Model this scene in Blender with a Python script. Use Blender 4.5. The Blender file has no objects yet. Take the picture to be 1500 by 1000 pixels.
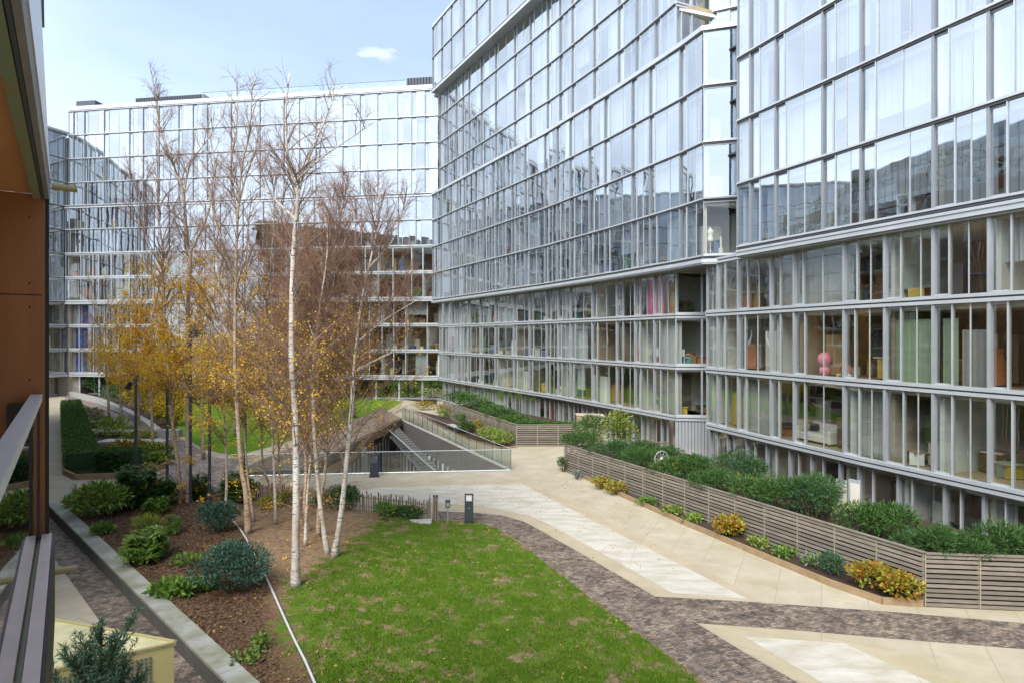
import bpy, math, random
import numpy as np
from mathutils import Vector, Matrix
from mathutils.geometry import delaunay_2d_cdt
R_ = math.radians
rnd = random.Random(7)
scene = bpy.context.scene
col = scene.collection

# ------------------------------------------------------------------ camera, world, sun, exposure
FPX, CX, CY, EYE, S = 900.0, 750.0, 494.0, 7.6, 3.1      # focal length in photo pixels, eye height, storey height
cd = bpy.data.cameras.new('camera'); cam = bpy.data.objects.new('camera', cd); col.objects.link(cam)
cd.sensor_width = 36.0; cd.lens = FPX / 1500.0 * 36.0; cd.shift_y = -(500 - CY) / 1500.0
cd.clip_start = 0.05; cd.clip_end = 3000
cam.location = (0, 0, EYE); cam.rotation_euler = (R_(90), 0, 0)
scene.camera = cam

SUN_EL, SUN_AZ = 46.0, 202.0          # azimuth clockwise from +Y: from behind the viewer
w = bpy.data.worlds.new('World'); scene.world = w; w.use_nodes = True
nt = w.node_tree; nt.nodes.clear()
def wn(t, **k):
    n = nt.nodes.new(t)
    for a, b in k.items(): setattr(n, a, b)
    return n
sky = wn('ShaderNodeTexSky'); sky.sky_type = 'NISHITA'; sky.sun_disc = False
sky.sun_elevation = R_(SUN_EL); sky.sun_rotation = R_(SUN_AZ); sky.air_density = 1.0; sky.dust_density = 1.2; sky.ozone_density = 1.5
L = nt.links.new
def wmath(op, a, b=None, c=None):
    n = wn('ShaderNodeMath', operation=op)
    for k, v in enumerate((a, b, c)):
        if v is None: continue
        if isinstance(v, (int, float)): n.inputs[k].default_value = v
        else: L(v, n.inputs[k])
    return n.outputs[0]
def wrange(v, a, b, lo=0.0, hi=1.0, smooth=True):
    n = wn('ShaderNodeMapRange'); n.interpolation_type = 'SMOOTHSTEP' if smooth else 'LINEAR'
    L(v, n.inputs['Value']); n.inputs['From Min'].default_value = a; n.inputs['From Max'].default_value = b; n.inputs['To Min'].default_value = lo; n.inputs['To Max'].default_value = hi
    return n.outputs['Result']
tc = wn('ShaderNodeTexCoord'); sep = wn('ShaderNodeSeparateXYZ'); L(tc.outputs['Generated'], sep.inputs[0])
mp = wn('ShaderNodeMapping'); mp.inputs['Scale'].default_value = (1.3, 1.3, 4.0); L(tc.outputs['Generated'], mp.inputs['Vector'])
nz = wn('ShaderNodeTexNoise'); nz.inputs['Scale'].default_value = 2.0; nz.inputs['Detail'].default_value = 6; nz.inputs['Roughness'].default_value = .5; L(mp.outputs['Vector'], nz.inputs['Vector'])
# thin cloud added unseen in west and south to brighten glass and fill; the north (ahead) is open pale blue
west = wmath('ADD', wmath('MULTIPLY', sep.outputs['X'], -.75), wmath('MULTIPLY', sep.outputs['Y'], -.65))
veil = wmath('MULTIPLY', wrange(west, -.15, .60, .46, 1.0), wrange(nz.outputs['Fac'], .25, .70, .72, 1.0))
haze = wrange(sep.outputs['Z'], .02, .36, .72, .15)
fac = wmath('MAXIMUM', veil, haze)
# one small cloud ahead
cv = wn('ShaderNodeVectorMath', operation='SUBTRACT'); L(tc.outputs['Generated'], cv.inputs[0]); cdir = Vector((-195, 900, 415)).normalized(); cv.inputs[1].default_value = cdir
cs = wn('ShaderNodeVectorMath', operation='MULTIPLY'); L(cv.outputs[0], cs.inputs[0]); cs.inputs[1].default_value = (22, 22, 60)
cl = wn('ShaderNodeVectorMath', operation='LENGTH'); L(cs.outputs[0], cl.inputs[0])
n2 = wn('ShaderNodeTexNoise'); n2.inputs['Scale'].default_value = 28; n2.inputs['Detail'].default_value = 5; L(mp.outputs['Vector'], n2.inputs['Vector'])
small = wrange(wmath('ADD', cl.outputs['Value'], wmath('MULTIPLY', n2.outputs['Fac'], 1.3)), .7, 1.75, .72, 0.0)
fac = wmath('MAXIMUM', fac, small)
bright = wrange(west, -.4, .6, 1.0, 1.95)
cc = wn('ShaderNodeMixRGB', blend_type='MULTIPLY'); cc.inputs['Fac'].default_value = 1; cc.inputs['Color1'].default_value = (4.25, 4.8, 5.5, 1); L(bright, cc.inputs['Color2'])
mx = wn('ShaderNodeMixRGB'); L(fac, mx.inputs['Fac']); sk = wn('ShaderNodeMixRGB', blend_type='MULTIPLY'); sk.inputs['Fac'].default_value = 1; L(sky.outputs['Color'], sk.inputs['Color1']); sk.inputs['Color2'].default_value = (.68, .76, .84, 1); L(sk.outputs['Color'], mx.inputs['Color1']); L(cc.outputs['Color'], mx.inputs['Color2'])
bg = wn('ShaderNodeBackground'); bg.inputs['Strength'].default_value = .10
out = wn('ShaderNodeOutputWorld')
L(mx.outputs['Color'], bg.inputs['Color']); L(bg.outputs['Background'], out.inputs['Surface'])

sl = bpy.data.lights.new('sun', 'SUN'); sl.energy = 1.75; sl.angle = R_(32); sl.color = (1, .95, .87)
so = bpy.data.objects.new('sun', sl); col.objects.link(so)
a, e = R_(SUN_AZ), R_(SUN_EL)
sdir = Vector((math.sin(a) * math.cos(e), math.cos(a) * math.cos(e), math.sin(e)))
so.rotation_euler = sdir.to_track_quat('Z', 'Y').to_euler(); so.location = (0, 0, 60)

vs = scene.view_settings
vs.view_transform = 'Standard'; vs.look = 'None'; vs.gamma = 1; vs.use_curve_mapping = False; vs.exposure = 1.52
scene.render.engine = 'CYCLES'
cy = scene.cycles
cy.max_bounces = 10; cy.transparent_max_bounces = 24; cy.glossy_bounces = 4; cy.diffuse_bounces = 4
cy.caustics_reflective = False; cy.caustics_refractive = False
cy.use_denoising = True; cy.sample_clamp_indirect = 8

# ------------------------------------------------------------------ materials
MATS = {}
def mat(name, color, rough=.7, metal=0.0, var=0.0, vscale=3.0, bump=0.0, bscale=30.0, island=0.0, color2=None, spec=.4, transl=0.0, stretch=None):
    if name in MATS: return MATS[name]
    m = bpy.data.materials.new(name); m.use_nodes = True
    t = m.node_tree; N = t.nodes; K = t.links.new
    b = N['Principled BSDF']; b.inputs['Roughness'].default_value = rough; b.inputs['Metallic'].default_value = metal
    b.inputs['Specular IOR Level'].default_value = spec
    c = (*color, 1); c2 = (*(color2 or [min(1, x * .55) for x in color]), 1)
    b.inputs['Base Color'].default_value = c
    co = N.new('ShaderNodeTexCoord'); vec = co.outputs['Object']
    if stretch:
        mm = N.new('ShaderNodeMapping'); mm.inputs['Scale'].default_value = stretch; K(vec, mm.inputs['Vector']); vec = mm.outputs['Vector']
    last = None
    if var > 0:
        n = N.new('ShaderNodeTexNoise'); n.inputs['Scale'].default_value = vscale; n.inputs['Detail'].default_value = 6
        n.inputs['Roughness'].default_value = .6
        K(vec, n.inputs['Vector'])
        r = N.new('ShaderNodeMapRange'); r.inputs['From Min'].default_value = .35; r.inputs['From Max'].default_value = .68
        r.inputs['To Max'].default_value = var; K(n.outputs['Fac'], r.inputs['Value'])
        x = N.new('ShaderNodeMixRGB'); x.inputs['Color1'].default_value = c; x.inputs['Color2'].default_value = c2
        K(r.outputs['Result'], x.inputs['Fac']); last = x.outputs['Color']
    if island > 0:
        g = N.new('ShaderNodeNewGeometry'); x = N.new('ShaderNodeMixRGB'); x.inputs['Color2'].default_value = c2
        if last: K(last, x.inputs['Color1'])
        else: x.inputs['Color1'].default_value = c
        q = N.new('ShaderNodeMath'); q.operation = 'MULTIPLY'; q.inputs[1].default_value = island
        K(g.outputs['Random Per Island'], q.inputs[0]); K(q.outputs[0], x.inputs['Fac']); last = x.outputs['Color']
    if last: K(last, b.inputs['Base Color'])
    if bump > 0:
        n = N.new('ShaderNodeTexNoise'); n.inputs['Scale'].default_value = bscale; n.inputs['Detail'].default_value = 5; K(vec, n.inputs['Vector'])
        bm_ = N.new('ShaderNodeBump'); bm_.inputs['Strength'].default_value = bump; bm_.inputs['Distance'].default_value = .03
        K(n.outputs['Fac'], bm_.inputs['Height']); K(bm_.outputs['Normal'], b.inputs['Normal'])
    if transl > 0:
        tr = N.new('ShaderNodeBsdfTranslucent'); ms = N.new('ShaderNodeMixShader'); ms.inputs['Fac'].default_value = transl
        if last: K(last, tr.inputs['Color'])
        else: tr.inputs['Color'].default_value = c
        K(b.outputs['BSDF'], ms.inputs[1]); K(tr.outputs['BSDF'], ms.inputs[2]); K(ms.outputs['Shader'], N['Material Output'].inputs['Surface'])
    MATS[name] = m; return m

def glass_mat(name, r0, tint, wav=0.0035, wscale=.8, gloss=(1, 1, 1)):
    m = bpy.data.materials.new(name); m.use_nodes = True
    t = m.node_tree; N = t.nodes; K = t.links.new; N.remove(N['Principled BSDF'])
    tr = N.new('ShaderNodeBsdfTransparent'); tr.inputs['Color'].default_value = (*tint, 1)
    gl = N.new('ShaderNodeBsdfGlossy'); gl.inputs['Roughness'].default_value = 0.0; gl.inputs['Color'].default_value = (*gloss, 1)
    lw = N.new('ShaderNodeLayerWeight'); lw.inputs['Blend'].default_value = .5
    pw = N.new('ShaderNodeMath'); pw.operation = 'POWER'; pw.inputs[1].default_value = 3.6; K(lw.outputs['Facing'], pw.inputs[0])
    ma = N.new('ShaderNodeMath'); ma.operation = 'MULTIPLY_ADD'; ma.inputs[1].default_value = 1 - r0; ma.inputs[2].default_value = r0; K(pw.outputs[0], ma.inputs[0])
    ge = N.new('ShaderNodeNewGeometry'); rv = N.new('ShaderNodeMapRange'); rv.inputs['To Min'].default_value = .72; rv.inputs['To Max'].default_value = 1.12; K(ge.outputs['Random Per Island'], rv.inputs['Value'])
    m2 = N.new('ShaderNodeMath'); m2.operation = 'MULTIPLY'; m2.use_clamp = True; K(ma.outputs[0], m2.inputs[0]); K(rv.outputs['Result'], m2.inputs[1]); ma = m2
    co = N.new('ShaderNodeTexCoord'); n = N.new('ShaderNodeTexNoise'); n.inputs['Scale'].default_value = wscale; n.inputs['Detail'].default_value = 1
    K(co.outputs['Object'], n.inputs['Vector'])
    bu = N.new('ShaderNodeBump'); bu.inputs['Strength'].default_value = 1; bu.inputs['Distance'].default_value = wav; K(n.outputs['Fac'], bu.inputs['Height'])
    K(bu.outputs['Normal'], gl.inputs['Normal'])
    ms = N.new('ShaderNodeMixShader'); K(ma.outputs[0], ms.inputs['Fac']); K(tr.outputs[0], ms.inputs[1]); K(gl.outputs[0], ms.inputs[2])
    K(ms.outputs[0], N['Material Output'].inputs['Surface'])
    MATS[name] = m; return m

GL_UP = glass_mat('glass_upper', .45, (.80, .86, .90), gloss=(.85, .89, .93))
GL_LO = glass_mat('glass_lower', .25, (.86, .90, .87))
GL_CLEAR = glass_mat('glass_clear', .06, (.84, .88, .85))
GL_RAIL = glass_mat('glass_rail', .10, (.92, .96, .95), wav=.001)
ALU = mat('aluminium', (.50, .525, .55), .38, .55, .25, 1.5)
ALU_D = mat('aluminium_dark', (.27, .29, .315), .45, .3, .2, 2)
ALU_L = mat('aluminium_light', (.50, .52, .54), .42, .35, .25, 1.2)
DARKGAP = mat('dark_gap', (.09, .095, .10), .8)
WHITEP = mat('white_paint', (.74, .74, .72), .7, var=.15, vscale=.6)
CEIL = mat('ceiling', (.80, .77, .70), .8, var=.2, vscale=.4)
OAK = mat('oak_floor', (.46, .34, .21), .5, var=.5, vscale=2)
WALLW = mat('room_wall', (.68, .65, .58), .8, var=.6, vscale=.22, color2=(.34, .27, .19))
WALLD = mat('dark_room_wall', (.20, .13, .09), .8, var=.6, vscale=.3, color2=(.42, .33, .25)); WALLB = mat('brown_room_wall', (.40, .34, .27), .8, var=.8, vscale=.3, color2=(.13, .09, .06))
NET = mat('net_curtain', (.66, .69, .72), .9, var=.2, vscale=2, transl=.4)
DRAPE = mat('grey_drape', (.36, .35, .33), .9, var=.3, vscale=2, transl=.1)
COPPER = mat('bronze_panel', (.27, .105, .034), .42, .25, .7, 1.1, color2=(.15, .055, .02), bump=.08, bscale=40, stretch=(2.2, 2.2, .35))
SOFFITM = mat('grey_soffit', (.30, .31, .29), .6, .1, .3, 1.2)
CONC = mat('concrete', (.34, .33, .31), .85, var=.5, vscale=1.8, color2=(.24, .235, .22), bump=.15, bscale=40)
STONEW = mat('stone_cladding', (.40, .33, .23), .8, var=.4, vscale=.5)
BLACKM = mat('black_metal', (.03, .032, .035), .5, .3, .3, 3)
SLATE = mat('charcoal_steel', (.06, .07, .085), .5, .2, .3, 3)

# ------------------------------------------------------------------ mesh helpers
def uname(n): return n
class MB:
    def __init__(s): s.v = []; s.f = []; s.mi = []; s.ms = []
    def m(s, material):
        if material not in s.ms: s.ms.append(material)
        return s.ms.index(material)
    def add(s, vs, fs, material):
        o = len(s.v); k = s.m(material)
        s.v.extend([tuple(p) for p in vs])
        for f in fs: s.f.append(tuple(i + o for i in f)); s.mi.append(k)
    def hexa(s, p, material):      # 8 corners: bottom 4 ccw then top 4
        s.add(p, [(3, 2, 1, 0), (4, 5, 6, 7), (0, 1, 5, 4), (1, 2, 6, 5), (2, 3, 7, 6), (3, 0, 4, 7)], material)
    def box(s, c, d, material, rz=0.0, rot=None):
        M = rot if rot is not None else Matrix.Rotation(rz, 3, 'Z')
        P = []
        for z in (-.5, .5):
            for x, y in ((-.5, -.5), (.5, -.5), (.5, .5), (-.5, .5)):
                P.append(Vector(c) + M @ Vector((x * d[0], y * d[1], z * d[2])))
        s.hexa(P, material)
    def prism(s, pts, z0, z1, material):
        n = len(pts)
        area = sum(pts[i][0] * pts[(i + 1) % n][1] - pts[(i + 1) % n][0] * pts[i][1] for i in range(n))
        if area < 0: pts = pts[::-1]
        v = [(x, y, z0) for x, y in pts] + [(x, y, z1) for x, y in pts]
        f = [tuple(range(n - 1, -1, -1)), tuple(range(n, 2 * n))] + [(i, (i + 1) % n, n + (i + 1) % n, n + i) for i in range(n)]
        s.add(v, f, material)
    def tube(s, pts, rad, n, material, cap=True):
        pts = [Vector(p) for p in pts]; m_ = len(pts)
        if not hasattr(rad, '__len__'): rad = [rad] * m_
        V = []; ref = Vector((.31, .17, .94))
        for i, p in enumerate(pts):
            t = (pts[min(i + 1, m_ - 1)] - pts[max(i - 1, 0)])
            t = t.normalized() if t.length > 1e-9 else Vector((0, 0, 1))
            r2 = ref if abs(t.dot(ref)) < .95 else Vector((1, 0, 0))
            u = t.cross(r2).normalized(); w_ = t.cross(u)
            for k in range(n):
                an = 2 * math.pi * k / n
                V.append(p + (u * math.cos(an) + w_ * math.sin(an)) * rad[i])
        F = []
        for i in range(m_ - 1):
            for k in range(n):
                F.append((i * n + k, i * n + (k + 1) % n, (i + 1) * n + (k + 1) % n, (i + 1) * n + k))
        if cap and n > 2:
            F.append(tuple(range(n - 1, -1, -1))); F.append(tuple(range((m_ - 1) * n, m_ * n)))
        s.add(V, F, material)
    def lathe(s, c, prof, n, material):
        V = []; F = []
        for r, z in prof:
            for k in range(n):
                an = 2 * math.pi * k / n; V.append((c[0] + r * math.cos(an), c[1] + r * math.sin(an), c[2] + z))
        for i in range(len(prof) - 1):
            for k in range(n):
                F.append((i * n + k, i * n + (k + 1) % n, (i + 1) * n + (k + 1) % n, (i + 1) * n + k))
        F.append(tuple(range(n - 1, -1, -1))); F.append(tuple(range((len(prof) - 1) * n, len(prof) * n)))
        s.add(V, F, material)
    def quad(s, a, b, c, d, material): s.add([a, b, c, d], [(0, 1, 2, 3)], material)
    def build(s, name, parent=None, smooth=False, loc=None):
        me = bpy.data.meshes.new(name)
        v = s.v
        if loc is not None: v = [(x - loc[0], y - loc[1], z - loc[2]) for x, y, z in v]
        me.from_pydata(v, [], s.f)
        for mm in s.ms: me.materials.append(mm)
        if len(s.ms) > 1: me.polygons.foreach_set('material_index', s.mi)
        if smooth: me.polygons.foreach_set('use_smooth', [True] * len(s.f))
        me.update()
        o = bpy.data.objects.new(name, me); col.objects.link(o)
        if loc is not None: o.location = loc
        if parent is not None:
            o.parent = parent
            if parent.type == 'EMPTY' or True: o.matrix_parent_inverse = world_of(parent).inverted()
        return o
def world_of(o):
    M = Matrix.LocRotScale(o.location, o.rotation_euler, o.scale)
    return (world_of(o.parent) @ o.matrix_parent_inverse @ M) if o.parent else M
def tag(o, label=None, cat=None, group=None, kind=None):
    if label: o['label'] = label
    if cat: o['category'] = cat
    if group: o['group'] = group
    if kind: o['kind'] = kind
    return o
def empty(name, loc, label, cat, group=None):
    o = bpy.data.objects.new(name, None); col.objects.link(o); o.location = loc; o.empty_display_size = .3
    return tag(o, label, cat, group)
def np_mesh(name, V, Q, material, parent=None, loc=None):
    V = np.asarray(V, dtype=np.float32); Q = np.asarray(Q, dtype=np.int32)
    if loc is not None: V = V - np.asarray(loc, dtype=np.float32)
    me = bpy.data.meshes.new(name); k = Q.shape[1]
    me.vertices.add(len(V)); me.vertices.foreach_set('co', V.ravel())
    me.loops.add(Q.size); me.loops.foreach_set('vertex_index', Q.ravel())
    me.polygons.add(len(Q)); me.polygons.foreach_set('loop_start', np.arange(0, Q.size, k, dtype=np.int32))
    me.materials.append(material); me.update(calc_edges=True)
    o = bpy.data.objects.new(name, me); col.objects.link(o)
    if loc is not None: o.location = loc
    if parent is not None: o.parent = parent; o.matrix_parent_inverse = world_of(parent).inverted()
    return o

def leaf_mat(name, c1, c2, transl=.25, rough=.55): return mat(name, c1, rough, island=1.0, color2=c2, transl=transl, spec=.3)
def leaf_quads(P, Dr, ln, wd, g, droop=.0):
    """P points, Dr directions (unit), returns verts of bent 4-point leaves"""
    n = len(P); rr = g.normal(size=(n, 3)); sd = np.cross(Dr, rr); sd /= np.linalg.norm(sd, axis=1, keepdims=True) + 1e-9
    l = ln * g.uniform(.6, 1.3, (n, 1)); w_ = wd * g.uniform(.7, 1.2, (n, 1))
    tip = P + Dr * l; tip[:, 2] -= droop * l[:, 0]; midp = P + Dr * l * .5
    return np.stack([P, midp - sd * w_ * .5, tip, midp + sd * w_ * .5], 1).reshape(-1, 3)
# image-measured points turned into real positions
def G(px, py, z=0.0):
    d = FPX * (EYE - z) / (py - CY); return ((px - CX) / FPX * d, d)
def G3(px, py, z=0.0):
    x, y = G(px, py, z); return Vector((x, y, z))
def at(px, py, d): return Vector(((px - CX) / FPX * d, d, EYE - (py - CY) / FPX * d))

# ------------------------------------------------------------------ paths in plan
class Path:
    def __init__(s, pts):
        s.p = [Vector(q[:2]) for q in pts]; s.n = len(pts); s.u = [0]
        for i in range(s.n - 1): s.u.append(s.u[-1] + (s.p[i + 1] - s.p[i]).length)
        s.len = s.u[-1]
    def seg(s, u):
        for i in range(s.n - 1):
            if u <= s.u[i + 1] or i == s.n - 2: return i
    def at(s, u, off=0.0):
        i = s.seg(u); t = (s.p[i + 1] - s.p[i]).normalized(); nrm = s.nr(u)
        q = s.p[i] + t * (u - s.u[i]); return q + nrm * off
    def nr(s, u):       # outward normal = to the right of travel
        i = s.seg(u); t = (s.p[i + 1] - s.p[i]).normalized(); return Vector((t.y, -t.x))
    def upx(s, px):     # arc position seen at photo column px
        k = (px - CX) / FPX
        for i in range(s.n - 1):
            a, b = s.p[i], s.p[i + 1]; fa = a.x - k * a.y; fb = b.x - k * b.y
            if fa * fb <= 0 and fa != fb: return s.u[i] + (s.u[i + 1] - s.u[i]) * fa / (fa - fb)
        return None
    def offset(s, off):  # mitred offset polyline
        r = []
        for i in range(s.n):
            n0 = s.nrm_seg(max(i - 1, 0)); n1 = s.nrm_seg(min(i, s.n - 2)); m_ = (n0 + n1)
            m_ = m_ / max(m_.length, 1e-6); r.append(s.p[i] + m_ * off / max(m_.dot(n1), .4))
        return r
    def nrm_seg(s, i):
        t = (s.p[i + 1] - s.p[i]).normalized(); return Vector((t.y, -t.x))
def sweep(mb, path, o0, o1, z0, z1, material):
    A, B = path.offset(o0), path.offset(o1)
    for i in range(path.n - 1):
        q = [A[i], B[i], B[i + 1], A[i + 1]]
        if o1 < o0: q = q[::-1]
        P = [(p.x, p.y, z0) for p in q] + [(p.x, p.y, z1) for p in q]
        P = [P[3], P[2], P[1], P[0], P[7], P[6], P[5], P[4]]
        mb.hexa(P, material)

def LV(k): return EYE + k * S

# ------------------------------------------------------------------ glazed facades
class Block:
    """one building: collects windows so that the 100 largest become parts and the rest one stuff part"""
    def __init__(s, root): s.root = root; s.wins = []; s.curt = []
    def finish(s, nmax=100):
        for lst, fn in ((s.wins, s._win), (s.curt, s._curtain)):
            lst.sort(key=lambda q: -q['size'])
            for q in lst[:nmax]: fn([q], None)
            if len(lst) > nmax: fn(lst[nmax:], 'stuff')
    def _win(s, qs, kind):
        a, b = MB(), MB()
        for q in qs: q['build'](a, b)
        nm = 'window'
        o = a.build(nm, s.root); p = b.build('pane', o)
        if kind: o['kind'] = kind; p['kind'] = kind
    def _curtain(s, qs, kind):
        a = MB()
        for q in qs: q['build'](a)
        o = a.build('curtain', s.root)
        if kind: o['kind'] = kind
def px_size(p, h):
    d = math.hypot(p.x, p.y) if p.y > .5 else 500
    return h / d

def facade(blk, path, us, levels, style='upper', glass=None,  depth=4.4, joints=True, curtain_p=.6, interior=True, wall=None, seed=0, furn=True, endwalls=True):
    """path: plan line, outward to the right of travel; us: mullion positions; levels: slab centre heights"""
    r = random.Random(seed)
    up = style == 'upper'
    MUL, GLS = (ALU_D, GL_UP) if up else (ALU, GL_LO)
    GLS = glass or GLS
    sh = .085 if up else .15                 # half thickness of slab edge
    us = sorted(set(min(max(u, 0), path.len) for u in us if u is not None and -.01 <= u <= path.len + .9)); us = [u for i, u in enumerate(us) if i == 0 or u - us[i - 1] > .2 or u == path.len]
    for li, z in enumerate(levels):          # slab edges: one part per storey
        mb = MB()
        if up:
            sweep(mb, path, -.30, .07, z + .005, z + sh, ALU_L); sweep(mb, path, -.30, .02, z - sh, z + .005, DARKGAP)
        else:
            sweep(mb, path, -.30, .09, z + .03, z + sh, ALU_L); sweep(mb, path, -.30, .03, z - .03, z + .03, DARKGAP)
            sweep(mb, path, -.30, .075, z - sh, z - .03, ALU_L)
        mb.build('slab_edge', blk.root)
    for li in range(len(levels) - 1):
        z0, z1 = levels[li] + sh, levels[li + 1] - sh
        if interior:
            mb = MB(); fl = levels[li]
            sweep(mb, path, -.305, -depth, fl - .14, fl + .10, OAK)
            sweep(mb, path, -.305, -depth, levels[li + 1] - .33, levels[li + 1] - .145, CEIL)
            sweep(mb, path, -depth + .004, -depth - .15, fl - .1, levels[li + 1] - .15, wall or WALLW)
            k = 0
            while k < len(us):
                if endwalls or 0 < k < len(us) - 1:
                    u = min(max(us[k] + .08, .12), path.len - .12); p, q = path.at(u, -.34), path.at(u, -depth + .02); t = Vector((-path.nr(u).y, path.nr(u).x)) * .08
                    if depth - .4 > 0: mb.hexa([(p.x - t.x, p.y - t.y, fl + .101), (q.x - t.x, q.y - t.y, fl + .101), (q.x + t.x, q.y + t.y, fl + .101), (p.x + t.x, p.y + t.y, fl + .101),
                             (p.x - t.x, p.y - t.y, levels[li + 1] - .331), (q.x - t.x, q.y - t.y, levels[li + 1] - .331), (q.x + t.x, q.y + t.y, levels[li + 1] - .331), (p.x + t.x, p.y + t.y, levels[li + 1] - .331)], r.choice([WHITEP, wall or WALLW]))
                k += r.choice([1, 2, 2, 3])
            if furn:
                for k in range(len(us) - 1):
                    for _ in range(5):
                        if r.random() < .75:
                            u = us[k] + r.uniform(.2, .8) * (us[k + 1] - us[k]); o = -r.uniform(.9, 3.2); p = path.at(u, o)
                            h = r.choice([.45, .5, .75, .9, 1.4, 1.9]); ww = r.uniform(.35, .9); cm = r.choice(FURN)
                            mb.box((p.x, p.y, fl + .102 + h * .5), (ww, r.uniform(.3, .6), h * .9), cm, r.uniform(0, 3))
                            if h < 1: mb.box((p.x, p.y, fl + .102 + h * .975), (ww * 1.12, .62, h * .05), r.choice(FURN), r.uniform(0, 3))
            mb.build('interior', blk.root)
        for k in range(len(us) - 1):
            u0, u1 = us[k], us[k + 1]; wdt = u1 - u0
            if wdt < .15: continue
            mid = path.at((u0 + u1) / 2); size = px_size(mid, math.sqrt(wdt * (z1 - z0)))
            js = []
            narrow = min(.42 * wdt, r.choice([.55, .65, .75]))
            if joints and wdt > 1.0:
                js = [narrow] + ([narrow + (wdt - narrow) * r.choice([.5, .5, .62])] if wdt > 1.75 else [])
            tl = [r.uniform(-.008, .008) for _ in range(8)]
            def mk(a, b, u0=u0, u1=u1, wdt=wdt, js=js, tl=tl, z0=z0, z1=z1, narrow=narrow):
                P = lambda u, o: path.at(min(max(u, 0), path.len), o)
                def bx(ua, ub, oa, ob, za, zb, m_):
                    q = [P(ua, oa), P(ub, oa), P(ub, ob), P(ua, ob)]
                    if ob < oa: q = q[::-1]
                    q = q[::-1]
                    a.hexa([(v.x, v.y, za) for v in q] + [(v.x, v.y, zb) for v in q], m_)
                mw = .050 if up else .055
                bx(u0 - mw, u0 + mw, -.14, -.005 if up else .03, z0, z1, MUL)
                rec = -.11 if js else -.06
                e0 = u0 + mw + .002
                n0 = u0 + narrow if js else u1 - mw - .002
                bx(e0, n0, rec - .03, rec + .03, z1 - .09, z1, MUL if up else ALU_L); bx(e0, n0, rec - .03, rec + .03, z0, z0 + .06, ALU_L)
                if js: bx(n0 - .022, n0 + .022, rec - .03, .01, z0, z1, ALU_L)
                for j in js[1:]: bx(u0 + j - .014, u0 + j + .014, -.05, -.005, z0, z1, ALU_L)
                edges = [e0] + [u0 + j for j in js] + [u1 - mw - .002]
                if not js: edges = [e0, u1 - mw - .002]
                for i in range(len(edges) - 1):
                    o = rec if i == 0 else -.03
                    A_, B_ = P(edges[i] + .005, o + tl[i]), P(edges[i + 1] - .005, o - tl[i])
                    tt = tl[i + 4]
                    nn = path.nr((u0 + u1) / 2) * tt
                    b.quad((A_.x, A_.y, z0), (B_.x, B_.y, z0), (B_.x + nn.x, B_.y + nn.y, z1), (A_.x + nn.x, A_.y + nn.y, z1), GLS)
            blk.wins.append(dict(size=size, build=mk))
            if r.random() < curtain_p:
                f0, f1 = r.choice([(0, 1), (0, 1), (0, .55), (.4, 1), (.1, .45)]); dm = NET if r.random() < (.85 if up else .55) else DRAPE
                ztop = z1 + .02; zb = z0 - .02 if r.random() < .8 else z0 + (z1 - z0) * r.uniform(.2, .5)
                def mc(a, u0=u0, u1=u1, f0=f0, f1=f1, dm=dm, ztop=ztop, zb=zb):
                    n = max(4, int((u1 - u0) * (f1 - f0) / .09)); V = []; F = []
                    for i in range(n + 1):
                        u = u0 + (u1 - u0) * (f0 + (f1 - f0) * i / n); o = -.50 - .05 * math.sin(i * 2.1) - .02 * math.sin(i * .7)
                        p = path.at(min(max(u, 0), path.len), o); V += [(p.x, p.y, zb), (p.x, p.y, ztop)]
                    for i in range(n): F.append((2 * i, 2 * i + 2, 2 * i + 3, 2 * i + 1))
                    a.add(V, F, dm)
                blk.curt.append(dict(size=size, build=mc))
def soffit(blk, path, o0, o1, z0, z1, m_=None, name='soffit'):
    mb = MB(); sweep(mb, path, o0, o1, z0, z1, m_ or SOFFITM); return mb.build(name, blk.root)
def even(path, step, jit=0.0, seed=1):
    n = max(1, round(path.len / step)); r = random.Random(seed)
    return [path.len * (i + (r.uniform(-jit, jit) if 0 < i < n else 0)) / n for i in range(n + 1)]
def pxs(path, lst): return [0] + [u for u in (path.upx(x) for x in lst) if u is not None] + [path.len]

FURN = [mat('f_black', (.03, .03, .03), .6), mat('f_white', (.7, .7, .68), .6), mat('f_oak', (.32, .2, .1), .6), mat('f_grey', (.2, .2, .21), .8),
        mat('f_cream', (.55, .5, .42), .8), mat('f_walnut', (.12, .06, .03), .6), mat('f_blue', (.08, .13, .25), .8), mat('f_green', (.08, .17, .05), .8), mat('f_terracotta', (.45, .17, .08), .8), mat('f_teal', (.10, .28, .30), .7), mat('f_mustard', (.50, .34, .07), .8), mat('f_ivory', (.75, .70, .60), .8)]

# ================================================================== GLASS BLOCKS
def block(name, loc, label): return Block(empty(name, loc, label, 'building'))
C_, B_, A_, D_, H_, L_ = -1.58, -.58, .42, 1.42, 5.42, 9.42
lvl = lambda *k: [LV(q) for q in k]

# ---- long curving block in the middle
MB_ = block('glass_apartment_block', (10, 45, 0), 'long curving glass apartment block at the centre right, with an overhanging middle tier')
Mmid = Path([(-9.42, 72.5), (2.81, 50.5), (6.97, 41.8), (9.80, 35.27), (10.41, 33.57)])
off = Mmid.offset(-.9)
Mlow = Path([off[0], off[1], off[2], (9.93, 37.5)])
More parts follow.
